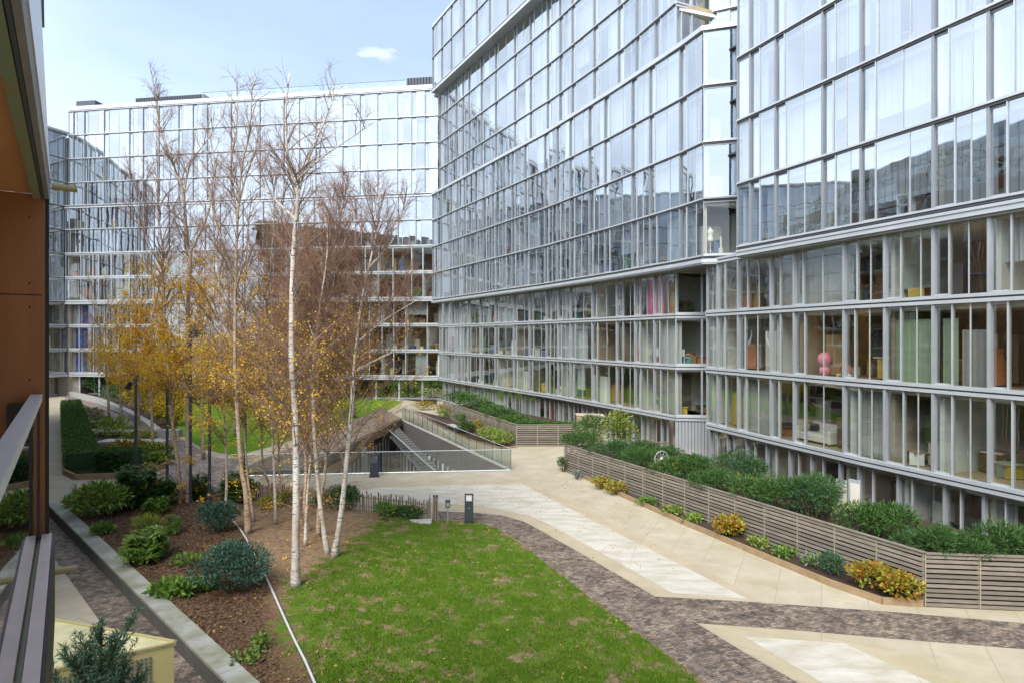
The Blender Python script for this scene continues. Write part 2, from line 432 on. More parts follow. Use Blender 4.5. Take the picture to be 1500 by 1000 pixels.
# top tier stops short of the corner, leaving a terrace notch
Mtop = Path([off[0], off[1], off[2], (9.75, 36.7)])
facade(MB_, Mmid, pxs(Mmid, [645, 659, 669, 679, 695, 707, 720, 736, 749, 768, 797, 815, 834, 862, 885, 925, 951, 995]), lvl(D_, 2.42, 3.42, 4.42, H_), 'upper', curtain_p=.6, seed=3, endwalls=False)
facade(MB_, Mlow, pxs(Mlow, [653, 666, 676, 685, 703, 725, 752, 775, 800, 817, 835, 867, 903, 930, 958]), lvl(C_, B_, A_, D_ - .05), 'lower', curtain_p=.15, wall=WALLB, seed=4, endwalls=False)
facade(MB_, Mtop, pxs(Mtop, [654, 667, 677, 686, 704, 725, 753, 776, 801, 819, 837, 869, 905, 931, 959]), lvl(H_, 6.42, 7.42, 8.42, L_ - .05), 'upper', curtain_p=.75, seed=5)
Pover = Path([Mmid.at(0), Mmid.at(24), off[2] + Vector((-.75, -.4))])
facade(MB_, Pover, pxs(Pover, [646, 660, 678, 697, 716, 742, 768, 792, 820, 860]), lvl(L_, 10.6, 11.75), 'upper', curtain_p=.6, seed=6, depth=4)
Gm = Path([off[0] + Vector((.4, .2)), off[1] + Vector((.4, .2)), off[2] + Vector((.4, .2)), (10.3, 37.8)])
facade(MB_, Gm, even(Gm, 1.9, .2, 3), [0.0, LV(C_) - .12], 'lower', curtain_p=.35, seed=8, depth=4)
# facets facing the camera
Mf = Path([(10.43, 33.52), (14.6, 32.3)])
facade(MB_, Mf, [0, 1.75, 3.2, Mf.len], lvl(D_, 2.42), 'upper', GL_CLEAR, curtain_p=.0, seed=9, depth=3.2, joints=False, furn=False)
facade(MB_, Mf, [0, 1.75, 3.2, Mf.len], lvl(2.42, 3.42, 4.42, H_), 'upper', curtain_p=.0, seed=19, depth=3.2, joints=False, furn=False)
Ml = Path([(9.97, 37.48), (12.6, 37.0)])
facade(MB_, Ml, [0, 1.55, 2.1, Ml.len], lvl(C_, B_, A_, D_ - .05), 'lower', GL_CLEAR, curtain_p=.0, seed=10, depth=3.2, joints=False, furn=False)
mb = MB()
for i in range(14):
    q0 = Ml.at(Ml.len * i / 14, .0); q1 = Ml.at(Ml.len * (i + .86) / 14, .0); q2 = q1 + Vector((.02, .16)); q3 = q0 + Vector((.02, .16))
    mb.prism([q0, q1, q2, q3], 0, LV(C_) - .18, ALU)
mb.build('metal_cladding', MB_.root)
Mt = Path([(9.78, 36.68), (12.1, 37.75), (13.9, 36.9)])
facade(MB_, Path([(12.1, 37.75), (14.4, 36.6)]), [0, 1.2, 2.5], lvl(H_, 6.42, 7.42, 8.42, 9.42), 'upper', curtain_p=.9, seed=11, depth=2.5, furn=False)
facade(MB_, Path([(9.8, 36.72), (12.0, 37.72)]), [0, 1.2, 2.4], lvl(H_, 6.42, 7.42, 8.42, 9.42), 'lower', curtain_p=.0, seed=12, interior=False, joints=False)
mb = MB()                                                   # fascias, soffits and terrace deck of the stepped tiers
Mall = Path(Mmid.p + [Vector((14.6, 32.3))])
sweep(mb, Mall, .10, -.32, LV(D_) - .34, LV(D_) - .14, ALU_L); sweep(mb, Mall, .05, -.32, LV(D_) - .42, LV(D_) - .345, ALU)
mb.build('fascia', MB_.root)
soffit(MB_, Mall, -.06, -5.6, LV(D_) - .41, LV(D_) - .345)
mb = MB(); sweep(mb, Mall, .12, -.5, LV(H_) - .10, LV(H_) + .16, ALU_L); sweep(mb, Mmid, -.5, -5.0, LV(H_) - .1, LV(H_) + .06, SOFFITM); mb.build('terrace_deck', MB_.root)
mb = MB(); sweep(mb, Pover, .10, -1.6, LV(L_) - .42, LV(L_) - .14, ALU_L); mb.build('overhang_soffit', MB_.root)
mb = MB(); mb.prism([tuple(q) for q in Mmid.offset(0)] + [tuple(q) for q in Mmid.offset(-12)][::-1], LV(11.75) + .14, LV(11.75) + .4, ALU_L); mb.build('roof', MB_.root)
mb = MB(); mb.prism([tuple(q) for q in Mmid.offset(-5.9)] + [tuple(q) for q in Mmid.offset(-12)][::-1], 0, LV(11.75), WALLW); mb.build('core_wall', MB_.root)
# glass end wall of the overhang tier, seen above the far block
Pe = Path([Mmid.at(0) + Vector((5, 2.6)), Mmid.at(0) + Vector((.05, .03))])
facade(MB_, Pe, [0, 2.6, Pe.len], lvl(L_, 10.6, 11.75), 'upper', curtain_p=.5, seed=13, interior=False, joints=False)
MB_.finish()

# ---- nearer block on the right
RB = block('glass_apartment_block', (18, 24, 0), 'nearer glass apartment block filling the right side, its upper storeys jutting over the lower ones')
Rup = Path([(11.1, 30.3), (12.95, 25.7), (14.6, 21.6), (15.75, 18.85), (17.6, 14.5), (20.5, 8.5)])
Rlo = Path([(10.87, 34.3), (13.85, 24.45), (15.95, 18.75), (17.9, 14.3), (20.8, 8.3)])
facade(RB, Rup, pxs(Rup, [1098, 1135, 1204, 1260, 1366, 1447]) + [Rup.upx(1447) + q for q in (1.9, 3.5, 5.6, 7.4)], lvl(D_, 2.42, 3.42, 4.42, 5.42, 6.42), 'upper', curtain_p=.72, seed=21)
pl = pxs(Rlo, [1051, 1081, 1129, 1163, 1236, 1296, 1367, 1449]); pl += [Rlo.upx(1449) + q for q in (1.6, 3.0, 4.6, 6.4)]
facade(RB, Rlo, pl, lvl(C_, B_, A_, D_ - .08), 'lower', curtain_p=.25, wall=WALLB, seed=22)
Rg = Path(Rlo.offset(-.25))
facade(RB, Rg, even(Rg, 1.5, .2, 5), [0.0, LV(C_) - .12], 'lower', curtain_p=.1, seed=23, depth=4)
mb = MB()
sweep(mb, Rup, .10, -.3, LV(D_) - .24, LV(D_) - .135, ALU_L); sweep(mb, Rup, .06, -.3, LV(D_) - .42, LV(D_) - .25, ALU_L)
mb.build('fascia', RB.root)
soffit(RB, Rup, -.04, -5.6, LV(D_) - .50, LV(D_) - .425)
Re = Path([(15.5, 32.4), (11.13, 30.36)])
facade(RB, Re, [0, 1.6, 3.2, Re.len], lvl(D_, 2.42, 3.42, 4.42, 5.42, 6.42), 'upper', curtain_p=.6, seed=24, interior=False, joints=False)
Re2 = Path([(14.5, 35.6), (10.9, 34.34)])
facade(RB, Re2, [0, 1.8, Re2.len], lvl(C_, B_, A_, D_ - .08), 'lower', curtain_p=.3, seed=25, interior=False, joints=False)
mb = MB(); mb.prism([tuple(q) for q in Rup.offset(.1)] + [tuple(q) for q in Rup.offset(-12)][::-1], LV(6.42) + .14, LV(6.42) + .5, ALU_L); mb.build('roof', RB.root)
mb = MB(); mb.prism([tuple(q) for q in Rup.offset(-6.2)] + [tuple(q) for q in Rup.offset(-12)][::-1], 0, LV(6.42), WALLW); mb.build('core_wall', RB.root)
RB.finish()

# ---- far block across the end of the garden, and its wing returning on the left
FB = block('glass_apartment_block', (-34, 80, 0), 'far flat fronted glass apartment block closing the garden behind the birches')
dz = .06
Ftop = Path([(-57.9, 80.2), (-8.75, 72.95)])
Fmid = Path(Ftop.offset(.5)); Flow = Path(Ftop.offset(-.1))
facade(FB, Ftop, pxs(Ftop, [107, 123, 152, 189, 209, 232, 261, 282, 303, 338, 380, 415, 438, 462, 501.6, 527, 552.6, 582, 602.5, 622]), lvl(*[k + dz for k in (H_, 6.42, 7.42, 8.42, L_)]), 'upper', curtain_p=.75, seed=31)
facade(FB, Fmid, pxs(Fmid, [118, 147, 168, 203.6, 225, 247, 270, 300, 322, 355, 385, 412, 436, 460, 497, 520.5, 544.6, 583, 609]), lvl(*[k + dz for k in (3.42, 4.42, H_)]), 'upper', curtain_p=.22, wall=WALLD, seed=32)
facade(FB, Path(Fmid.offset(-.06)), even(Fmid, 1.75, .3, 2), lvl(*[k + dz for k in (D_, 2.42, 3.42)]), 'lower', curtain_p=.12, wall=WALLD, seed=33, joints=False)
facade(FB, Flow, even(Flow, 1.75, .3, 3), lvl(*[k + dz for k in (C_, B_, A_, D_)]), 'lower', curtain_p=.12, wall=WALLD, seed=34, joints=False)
Fg = Path(Ftop.offset(-2.2))
facade(FB, Fg, even(Fg, 2.2, .3, 3), [0.0, LV(C_) - .1], 'lower', curtain_p=.1, seed=35, joints=False, depth=4)
for i in range(17):
    mb = MB(); p = Ftop.at(1.2 + i * 2.9, -.5); mb.tube([(p.x, p.y, 0), (p.x, p.y, LV(C_))], .12, 8, ALU_L); mb.build('column', FB.root)
mb = MB()
for z, o in ((LV(C_ + dz), .15), (LV(D_ + dz), .65), (LV(H_ + dz), .65)):
    sweep(mb, Ftop, o, -3.0, z - .33, z - .20, ALU_L)
mb.build('fascia', FB.root)
mb = MB(); sweep(mb, Ftop, .12, -12, LV(L_ + dz) + .14, LV(L_ + dz) + .62, ALU_L); mb.build('roof', FB.root)
mb = MB(); sweep(mb, Ftop, -5.8, -12, 0, LV(L_ + dz), WALLW); mb.build('core_wall', FB.root)
def roofbox(name, px0, px1, h, back, m_, slats=False):
    u0, u1 = Ftop.upx(px0) if px0 else 0, Ftop.upx(px1); z0 = LV(L_ + dz) + .62
    q = [Ftop.at(u0, -back), Ftop.at(u1, -back), Ftop.at(u1, -back - 3), Ftop.at(u0, -back - 3)]
    mb = MB(); mb.prism([tuple(v) for v in q], z0, z0 + h, m_)
    if slats:
        n = int((u1 - u0) / .35)
        for i in range(n):
            p = Ftop.at(u0 + (u1 - u0) * (i + .5) / n, -back + .04); mb.box((p.x, p.y, z0 + h / 2), (.1, .07, h), BLACKM, .15)
    mb.build(name, FB.root)
roofbox('louvred_plant_screen', 594, 634, 1.15, .5, SLATE, True); roofbox('roof_screen', 190, 292, 1.0, 1.0, SLATE, True)
roofbox('roof_screen', None, 128, 1.2, 1.2, SLATE)
mb = MB(); g = MB(); zr = LV(L_ + dz) + .62; ua, ub = Ftop.upx(292), Ftop.upx(592); n = 22
for i in range(n + 1):
    p = Ftop.at(ua + (ub - ua) * i / n, -.6); mb.box((p.x, p.y, zr + .5), (.05, .05, 1.0), ALU_D)
    if i < n:
        q = Ftop.at(ua + (ub - ua) * (i + 1) / n, -.6); g.quad((p.x, p.y, zr + .05), (q.x, q.y, zr + .05), (q.x, q.y, zr + .95), (p.x, p.y, zr + .95), GL_RAIL)
p, q = Ftop.at(ua, -.6), Ftop.at(ub, -.6); mb.tube([(p.x, p.y, zr + 1.02), (q.x, q.y, zr + 1.02)], .04, 6, ALU_D)
ro = mb.build('roof_railing', FB.root); g.build('pane', ro)
FB.finish()

WB = block('glass_apartment_block', (-66, 68, 0), 'lower glass wing turning forward at the left end of the far block')
Wp = Path([(-76, 50), (-66, 66), (-59.2, 76.5), (-57.95, 80.1)])
facade(WB, Wp, even(Wp, 2.6, .5, 4), lvl(*[k + dz for k in (D_, 2.42, 3.42, 4.42, 5.42, 6.42, 7.42, 8.42)]), 'upper', curtain_p=.6, seed=41, depth=4, furn=False)
facade(WB, Path(Wp.offset(-.2)), even(Wp, 2.0, .3, 5), lvl(*[k + dz for k in (C_, B_, A_, D_)]), 'lower', curtain_p=.2, seed=42, depth=4, furn=False, joints=False)
facade(WB, Path(Wp.offset(-2)), even(Wp, 3.0, .3, 6), [0.0, LV(C_)], 'lower', curtain_p=.0, seed=43, depth=2, furn=False, joints=False)
mb = MB(); sweep(mb, Wp, .2, -12, LV(8.42 + dz) + .14, LV(8.42 + dz) + .4, ALU_L); mb.build('roof', WB.root)
mb = MB(); sweep(mb, Wp, -4.3, -12, 0, LV(8.42), WALLW); mb.prism([(-62.2, 81.9), (-58.3, 80.6), (-57.0, 80.8), (-56, 88), (-72, 94)], 0, LV(8.42), WALLB); mb.build('core_wall', WB.root)
mb = MB(); sweep(mb, Wp, .25, -3.0, LV(C_ + dz) - .33, LV(C_ + dz) - .16, ALU_L); mb.build('fascia', WB.root)
WB.finish(60)

# ---- terraced brown building the photograph is taken from; mostly seen mirrored in the glass
T = Vector((-.5855, .8107)); NN = Vector((.8107, .5855))
def LP(u, o, z): q = T * u + NN * o + Vector((-.2, 0)); return Vector((q.x, q.y, z))
HB = block('terraced_apartment_block', (-6, -4, 0), 'bronze clad balcony end of the apartment building at the left edge')
def tbox(mb, u0, u1, o0, o1, z0, z1, m_):
    if u0 > u1: u0, u1 = u1, u0
    if o0 > o1: o0, o1 = o1, o0
    P = [LP(u0, o0, z0), LP(u0, o1, z0), LP(u1, o1, z0), LP(u1, o0, z0), LP(u0, o0, z1), LP(u0, o1, z1), LP(u1, o1, z1), LP(u1, o0, z1)]
    mb.hexa(P, m_)
FE = 6.42                                            # end of the balcony along the facade
OUT = .03
mb = MB(); tbox(mb, FE, FE + .16, -4.0, OUT - .03, -0.5, EYE + 1.20, COPPER); tbox(mb, FE - .004, FE + .004, OUT - .028, OUT, -0.4, EYE + 1.19, mat('bronze_edge', (.03, .022, .018), .5, .5)); mb.build('end_wall', HB.root)
mb = MB()
for z in (EYE + .35, EYE - .9):
    tbox(mb, FE - .004, FE + .02, -3.9, OUT - .05, z, z + .008, MATS['bronze_edge'])
mb.build('panel_joint', HB.root)
for z in (EYE + 1.0, EYE + .45, EYE + .25, EYE - .35):
    for o_ in (-.10, -.62):
        mb = MB(); c_ = LP(FE - .004, o_, z); mb.tube([c_, c_ + Vector((T.x, T.y, 0)) * -.006], .008, 8, MATS['bronze_edge']); mb.build('screw', HB.root)
mb = MB(); tbox(mb, -3, FE - .01, -4.0, -.085, EYE + 1.20, EYE + 1.30, mat('bronze_soffit', (.46, .21, .075), .5, .2, .5, 1.2, color2=(.34, .15, .05)))
tbox(mb, -3, FE + .16, -.08, -.026, EYE + 1.16, EYE + 1.30, mat('patinated_trim', (.24, .18, .08), .5, .3, .9, 6, color2=(.13, .24, .15)))
tbox(mb, -3, FE + .16, -.022, -.004, EYE + 1.18, EYE + 1.29, DARKGAP); tbox(mb, -3, FE + .16, .0, OUT, EYE + 1.17, EYE + 1.32, mat('grey_edge', (.21, .19, .17), .6, .2, .4, 4))
mb.build('balcony_soffit', HB.root)
mb = MB()
a0, a1 = LP(-3, OUT, EYE + 1.325), LP(FE + .1, OUT + .01, EYE + 1.325); b1, b0 = LP(FE + .0, -.06, EYE + 3.6), LP(-3, -.06, EYE + 3.6)
k_ = NN * -.02
mb.hexa([a0, a1, a1 + Vector((k_.x, k_.y, 0)), a0 + Vector((k_.x, k_.y, 0)), b0, b1, b1 + Vector((k_.x, k_.y, 0)), b0 + Vector((k_.x, k_.y, 0))], mat('frosted_panel', (.55, .56, .57), .3, .1, .2, 1))
mb.build('upper_parapet', HB.root)
mb = MB(); p = LP(FE + 1.6, .12, 0); mb.tube([at(60.5, -60, 6), at(62.5, 40, 6)], .016, 6, BLACKM); mb.build('pole', HB.root)
MAUVE = mat('mauve_metal', (.58, .45, .41), .5, .0, .3, 5)
mb = MB(); tbox(mb, -3, FE - .005, -.17, -.07, EYE - 1.86, EYE - 1.66, MAUVE); tbox(mb, -3, FE - .005, -.02, OUT + .02, EYE - 1.86, EYE - 1.66, MAUVE)
tbox(mb, -3, FE - .005, -.07, -.02, EYE - 1.86, EYE - 1.70, mat('seal', (.35, .36, .27), .6)); tbox(mb, -3, FE - .006, OUT + .022, OUT + .04, EYE - 2.4, EYE - 1.68, mat('bronze_edge', (.03, .022, .018)))
mb.build('balustrade_channel', HB.root)
mb = MB(); tbox(mb, -3, FE - .02, -.053, -.038, EYE - 1.70, EYE - .53, GL_RAIL); mb.build('balustrade_glass', HB.root)
mb = MB(); tbox(mb, -3, FE - .01, -.095, -.015, EYE - .53, EYE - .475, mat('rail_steel', (.58, .58, .57), .4, .2, .3, 8)); mb.build('handrail', HB.root)
mb = MB(); tbox(mb, FE - .16, FE - .012, -.24, -.03, EYE - 1.66, EYE - .54, mat('bronze_edge', (.05, .03, .025))); mb.build('balustrade_post', HB.root)
mb = MB(); tbox(mb, -3, FE, -4.0, -.24, EYE - 1.95, EYE - 1.80, CONC); mb.build('balcony_floor', HB.root)
BRASS = mat('brass', (.30, .24, .11), .4, .6, .2, 8)
for z in (EYE + 1.27, EYE - 1.98):
    mb = MB(); mb.tube([LP(FE - .06, -.06 if z < EYE else .05, z), LP(FE - .06, .225, z)], .028, 12, BRASS); mb.build('peg', HB.root)
# storeys: setback terraces on the left (hidden from here, mirrored in the glass opposite)
TERR = mat('bronze_cladding', (.20, .11, .06), .5, .3, .4, .8)
def terraces(blk, path, levels, setb, seed):
    r = random.Random(seed)
    for i in range(len(levels) - 1):
        o = -setb[i]; pp = Path(path.offset(o)); z = levels[i]; h = levels[i + 1] - z
        mb = MB(); sweep(mb, pp, 1.6, -6, z - .18, z + .12, STONEW); mb.build('floor_slab', blk.root)
        w1, gl, rl = MB(), MB(), MB(); u = 0.0
        while u < pp.len - 2.6:
            wv = r.choice([2.4, 3.2, 4.0]); k = r.random()
            p0, p1 = pp.at(u, 0), pp.at(min(u + wv, pp.len), 0)
            if k < .45:
                n = pp.nr(u) * -.3
                w1.hexa([(p0.x, p0.y, z + .12), (p1.x, p1.y, z + .12), (p1.x + n.x, p1.y + n.y, z + .12), (p0.x + n.x, p0.y + n.y, z + .12),
                         (p0.x, p0.y, z + h - .18), (p1.x, p1.y, z + h - .18), (p1.x + n.x, p1.y + n.y, z + h - .18), (p0.x + n.x, p0.y + n.y, z + h - .18)], r.choice([STONEW, TERR, TERR, STONEW]))
            else: gl.quad((p0.x, p0.y, z + .12), (p1.x, p1.y, z + .12), (p1.x, p1.y, z + h - .18), (p0.x, p0.y, z + h - .18), GL_LO)
            u += wv
        sweep(w1, pp, -4, -4.2, z, z + h, TERR); sweep(rl, pp, 1.5, 1.47, z + .12, z + 1.15, GL_RAIL); sweep(rl, pp, 1.52, 1.45, z + 1.15, z + 1.2, ALU_D)
        if setb[i] > 0 or i == 3:
            g = np.random.default_rng(seed * 50 + i); nn = int(pp.len * 60); u_ = g.uniform(0, pp.len, nn); u_ = u_[np.sin(u_ * .55 + i) > -.2]; Q_ = np.array([(*pp.at(float(q_), 1.25), z + .12) for q_ in u_]); Q_[:, 2] += g.random(len(Q_)) * 1.5; Q_[:, :2] += g.normal(size=(len(Q_), 2)) * .22
            D_q = g.normal(size=Q_.shape); D_q[:, 2] = abs(D_q[:, 2]); D_q /= np.linalg.norm(D_q, axis=1, keepdims=True); V_ = leaf_quads(Q_, D_q, .34, .2, g); np_mesh('terrace_planting', V_, np.arange(len(V_)).reshape(-1, 4), leaf_mat('terrace_leaf', (.05, .12, .02), (.16, .17, .03)), blk.root)
        w1.build('wall', blk.root); gl.build('glazing', blk.root); rl.build('balustrade', blk.root)
    mb = MB(); pp = Path(path.offset(-setb[-1])); sweep(mb, pp, .8, -8, levels[-1] - .18, levels[-1] + .3, STONEW); mb.build('roof', blk.root)
pA = LP(FE + .3, -5.2, 0); pB = LP(71, -5.2, 0)
pM = LP(19, -5.2, 0); terraces(HB, Path([pA, pM]), [0, 2.7, 5.8, 8.9, 11], [0, 0, 1.5, 3, 4.5], 3)
terraces(HB, Path([pM, pB]), [0, 2.7, 5.8, 8.9, 12, 15.1, 18.2, 21.3, 24.4, 27.5], [0, 0, 0, 0, 0, 0, 2, 4, 6, 8.5], 6)
pC = LP(-18, -6.5, 0); pD = LP(-4, -6.5, 0)
terraces(HB, Path([pC, pD]), [0, 2.7, 5.8, 8.9, 11], [0, 0, 1.5, 3, 4.5], 4)
SB = block('stone_apartment_block', (10, -34, 0), 'low stone and bronze apartment block facing the garden from behind the viewer')
terraces(SB, Path([(70, -26), (20, -34), (-45, -32)]), [3.1 * i for i in range(7)], [0] * 4 + [1.5, 3, 4], 5)

# ================================================================== GROUND
def brick_mat(name, c1, c2, mortar, bw, bh, ang, rough=.85, cross=None):
    m = bpy.data.materials.new(name); m.use_nodes = True; t = m.node_tree; N = t.nodes; K = t.links.new; b = N['Principled BSDF']; b.inputs['Roughness'].default_value = rough
    b.inputs['Specular IOR Level'].default_value = .25
    co = N.new('ShaderNodeTexCoord'); mp_ = N.new('ShaderNodeMapping'); mp_.inputs['Rotation'].default_value = (0, 0, ang); K(co.outputs['Object'], mp_.inputs['Vector'])
    br = N.new('ShaderNodeTexBrick'); br.inputs['Scale'].default_value = 1; br.inputs['Brick Width'].default_value = bw; br.inputs['Row Height'].default_value = bh
    br.inputs['Mortar Size'].default_value = .006; br.inputs['Color1'].default_value = (*c1, 1); br.inputs['Color2'].default_value = (*c2, 1); br.inputs['Mortar'].default_value = (*mortar, 1)
    br.inputs['Bias'].default_value = 0; K(mp_.outputs['Vector'], br.inputs['Vector'])
    n = N.new('ShaderNodeTexNoise'); n.inputs['Scale'].default_value = 1.1; n.inputs['Detail'].default_value = 8; K(co.outputs['Object'], n.inputs['Vector'])
    v = N.new('ShaderNodeTexVoronoi'); v.inputs['Scale'].default_value = 7.5; K(mp_.outputs['Vector'], v.inputs['Vector'])
    r = N.new('ShaderNodeMapRange'); r.inputs['From Min'].default_value = .3; r.inputs['From Max'].default_value = .7; r.inputs['To Min'].default_value = .72; r.inputs['To Max'].default_value = 1.2; K(n.outputs['Fac'], r.inputs['Value'])
    hs = N.new('ShaderNodeHueSaturation'); K(r.outputs['Result'], hs.inputs['Value']); K(br.outputs['Color'], hs.inputs['Color'])
    sp = N.new('ShaderNodeSeparateColor'); K(v.outputs['Color'], sp.inputs['Color'])
    r2 = N.new('ShaderNodeMapRange'); r2.inputs['To Min'].default_value = .6; r2.inputs['To Max'].default_value = 1.45; K(sp.outputs['Red'], r2.inputs['Value'])
    h2 = N.new('ShaderNodeHueSaturation'); K(r2.outputs['Result'], h2.inputs['Value']); K(hs.outputs['Color'], h2.inputs['Color']); K(h2.outputs['Color'], b.inputs['Base Color'])
    bu = N.new('ShaderNodeBump'); bu.inputs['Strength'].default_value = .7; bu.inputs['Distance'].default_value = .012; K(br.outputs['Fac'], bu.inputs['Height']); bu.invert = True; K(bu.outputs['Normal'], b.inputs['Normal'])
    return m
def stone_mat(name, c, c2, moss, ang, tile=(1.6, .8), mossamt=.5, streak=False):
    m = bpy.data.materials.new(name); m.use_nodes = True; t = m.node_tree; N = t.nodes; K = t.links.new; b = N['Principled BSDF']; b.inputs['Roughness'].default_value = .8
    b.inputs['Specular IOR Level'].default_value = .25
    co = N.new('ShaderNodeTexCoord'); mp_ = N.new('ShaderNodeMapping'); mp_.inputs['Rotation'].default_value = (0, 0, ang); K(co.outputs['Object'], mp_.inputs['Vector'])
    br = N.new('ShaderNodeTexBrick'); br.inputs['Scale'].default_value = 1; br.inputs['Brick Width'].default_value = tile[0]; br.inputs['Row Height'].default_value = tile[1]; br.inputs['Mortar Size'].default_value = .011
    br.inputs['Color1'].default_value = (*c, 1); br.inputs['Color2'].default_value = (*[q * .93 for q in c], 1); br.inputs['Mortar'].default_value = (*[q * .62 for q in c], 1); K(mp_.outputs['Vector'], br.inputs['Vector'])
    mp2 = N.new('ShaderNodeMapping'); mp2.inputs['Rotation'].default_value = (0, 0, ang); mp2.inputs['Scale'].default_value = (.5, 1.5, 1) if streak else (.8, 1, 1); K(co.outputs['Object'], mp2.inputs['Vector'])
    n = N.new('ShaderNodeTexNoise'); n.inputs['Scale'].default_value = 1.0 if not streak else 1.6; n.inputs['Detail'].default_value = 9; n.inputs['Roughness'].default_value = .65; K(mp2.outputs['Vector'], n.inputs['Vector'])
    r = N.new('ShaderNodeMapRange'); r.inputs['From Min'].default_value = .38; r.inputs['From Max'].default_value = .7; K(n.outputs['Fac'], r.inputs['Value'])
    x = N.new('ShaderNodeMixRGB'); K(br.outputs['Color'], x.inputs['Color1']); x.inputs['Color2'].default_value = (*c2, 1); K(r.outputs['Result'], x.inputs['Fac'])
    n2 = N.new('ShaderNodeTexNoise'); n2.inputs['Scale'].default_value = .33; n2.inputs['Detail'].default_value = 10; n2.inputs['Roughness'].default_value = .7; K(co.outputs['Object'], n2.inputs['Vector'])
    r2 = N.new('ShaderNodeMapRange'); r2.inputs['From Min'].default_value = .52; r2.inputs['From Max'].default_value = .72; r2.inputs['To Max'].default_value = mossamt; K(n2.outputs['Fac'], r2.inputs['Value'])
    y = N.new('ShaderNodeMixRGB'); K(x.outputs['Color'], y.inputs['Color1']); y.inputs['Color2'].default_value = (*moss, 1); K(r2.outputs['Result'], y.inputs['Fac']); K(y.outputs['Color'], b.inputs['Base Color'])
    n3 = N.new('ShaderNodeTexNoise'); n3.inputs['Scale'].default_value = 60; K(co.outputs['Object'], n3.inputs['Vector'])
    bu = N.new('ShaderNodeBump'); bu.inputs['Strength'].default_value = .15; bu.inputs['Distance'].default_value = .01; K(n3.outputs['Fac'], bu.inputs['Height']); K(bu.outputs['Normal'], b.inputs['Normal'])
    return m
PATHANG = math.atan2(17.4, -8.76)
CREAM = stone_mat('cream_stone', (.44, .385, .29), (.34, .29, .21), (.25, .245, .10), PATHANG, (2.4, 1.2))
WHITEC = stone_mat('white_concrete', (.53, .495, .435), (.36, .315, .24), (.32, .29, .17), .3, (4.6, 4.6), .6, True)
BORDER = stone_mat('sand_border', (.42, .355, .25), (.34, .285, .20), (.30, .30, .10), PATHANG, (1.0, 3.0), .5)
BRICK = brick_mat('brown_brick_paving', (.25, .19, .14), (.12, .10, .085), (.045, .04, .038), .21, .07, PATHANG + .78)
PINKB = brick_mat('pink_brick_paving', (.30, .235, .21), (.21, .17, .155), (.12, .1, .09), .21, .07, .5)

def poly_sheet(name, poly, z, material, holes=(), step=None, hfun=None, mask=None, kind='structure'):
    """flat or gently shaped ground sheet from a plan polygon (with holes)"""
    pts = [Vector(p[:2]) for p in poly]; faces = [list(range(len(pts)))]
    pts = list(pts)
    for h in holes:
        o = len(pts); pts += [Vector(q[:2]) for q in h]; faces.append(list(range(o, o + len(h))))
    def inside(x, y, pg):
        c = False; j = len(pg) - 1
        for i in range(len(pg)):
            if (pg[i][1] > y) != (pg[j][1] > y) and x < (pg[j][0] - pg[i][0]) * (y - pg[i][1]) / (pg[j][1] - pg[i][1]) + pg[i][0]: c = not c
            j = i
        return c
    if step:
        xs = [p[0] for p in poly]; ys = [p[1] for p in poly]; x = min(xs)
        while x < max(xs):
            y = min(ys)
            while y < max(ys):
                if inside(x, y, poly): pts.append(Vector((x + rnd.uniform(-.2, .2) * step, y + rnd.uniform(-.2, .2) * step)))
                y += step
            x += step
    V, E, F, *_ = delaunay_2d_cdt(pts, [], faces, 0, 1e-5)
    keep = []
    for f in F:
        c = sum((V[i] for i in f), Vector((0, 0))) / len(f)
        if inside(c.x, c.y, poly) and not any(inside(c.x, c.y, h) for h in holes): keep.append(f)
    mb = MB(); mb.add([(v.x, v.y, (hfun(v.x, v.y) if hfun else 0) + z) for v in V], keep, material)
    o = mb.build(name, smooth=bool(hfun))
    if mask:
        at_ = o.data.attributes.new('mask', 'FLOAT', 'POINT')
        at_.data.foreach_set('value', [mask(v.x, v.y) for v in V])
    o['kind'] = kind
    return o
pp = lambda *l: [G(*q) for q in l]

# sunken court opening
PL_, PR_, PA_ = G(338, 697), G(745, 688), G(586, 614)
PIT = [PL_, PR_, PA_]
poly_sheet('ground', [(-400, -300), (400, -300), (400, 500), (-400, 500)], -.004, CREAM, holes=[PIT])
# brick path round the lawn with its branch to the right
path_in = [(655, 760), (700, 766), (730, 776), (760, 793), (800, 826), (868, 880), (1030, 1000), (1150, 1090)]
poly_sheet('brick_path', pp((640, 748), (690, 750), (735, 754), (765, 762), (795, 778), (860, 815), (960, 873), (1100, 881), (1300, 895), (1500, 912), (1800, 935), (1800, 985), (1500, 950), (1300, 934),
           (1150, 921), (1020, 912), (1090, 955), (1170, 1000), (1330, 1090), (1250, 1160), (1150, 1090), (1030, 1000), (868, 880), (800, 826), (760, 793), (730, 776), (700, 766), (645, 762)), .004, BRICK)
# pale concrete panels with sand coloured borders
poly_sheet('sand_border_paving', pp((420, 722), (540, 706), (772, 702), (905, 770), (1010, 820), (1118, 881.5), (962, 873), (862, 815), (797, 778), (767, 761), (735, 753), (690, 749)), .004, BORDER)
poly_sheet('white_concrete_panel', pp((500, 723), (560, 713), (764, 708), (890, 773), (990, 823), (1095, 877), (985, 868), (885, 812), (805, 768), (775, 755), (735, 746), (690, 740), (580, 731)), .008, WHITEC)
poly_sheet('sand_border_paving', pp((1022, 913), (1265, 931), (1420, 1003), (1560, 1080), (1330, 1090), (1172, 1000), (1092, 955)), .006, BORDER)
poly_sheet('white_concrete_panel', pp((1090, 932), (1236, 942), (1372, 1003), (1480, 1070), (1330, 1075), (1205, 1000)), .010, WHITEC)
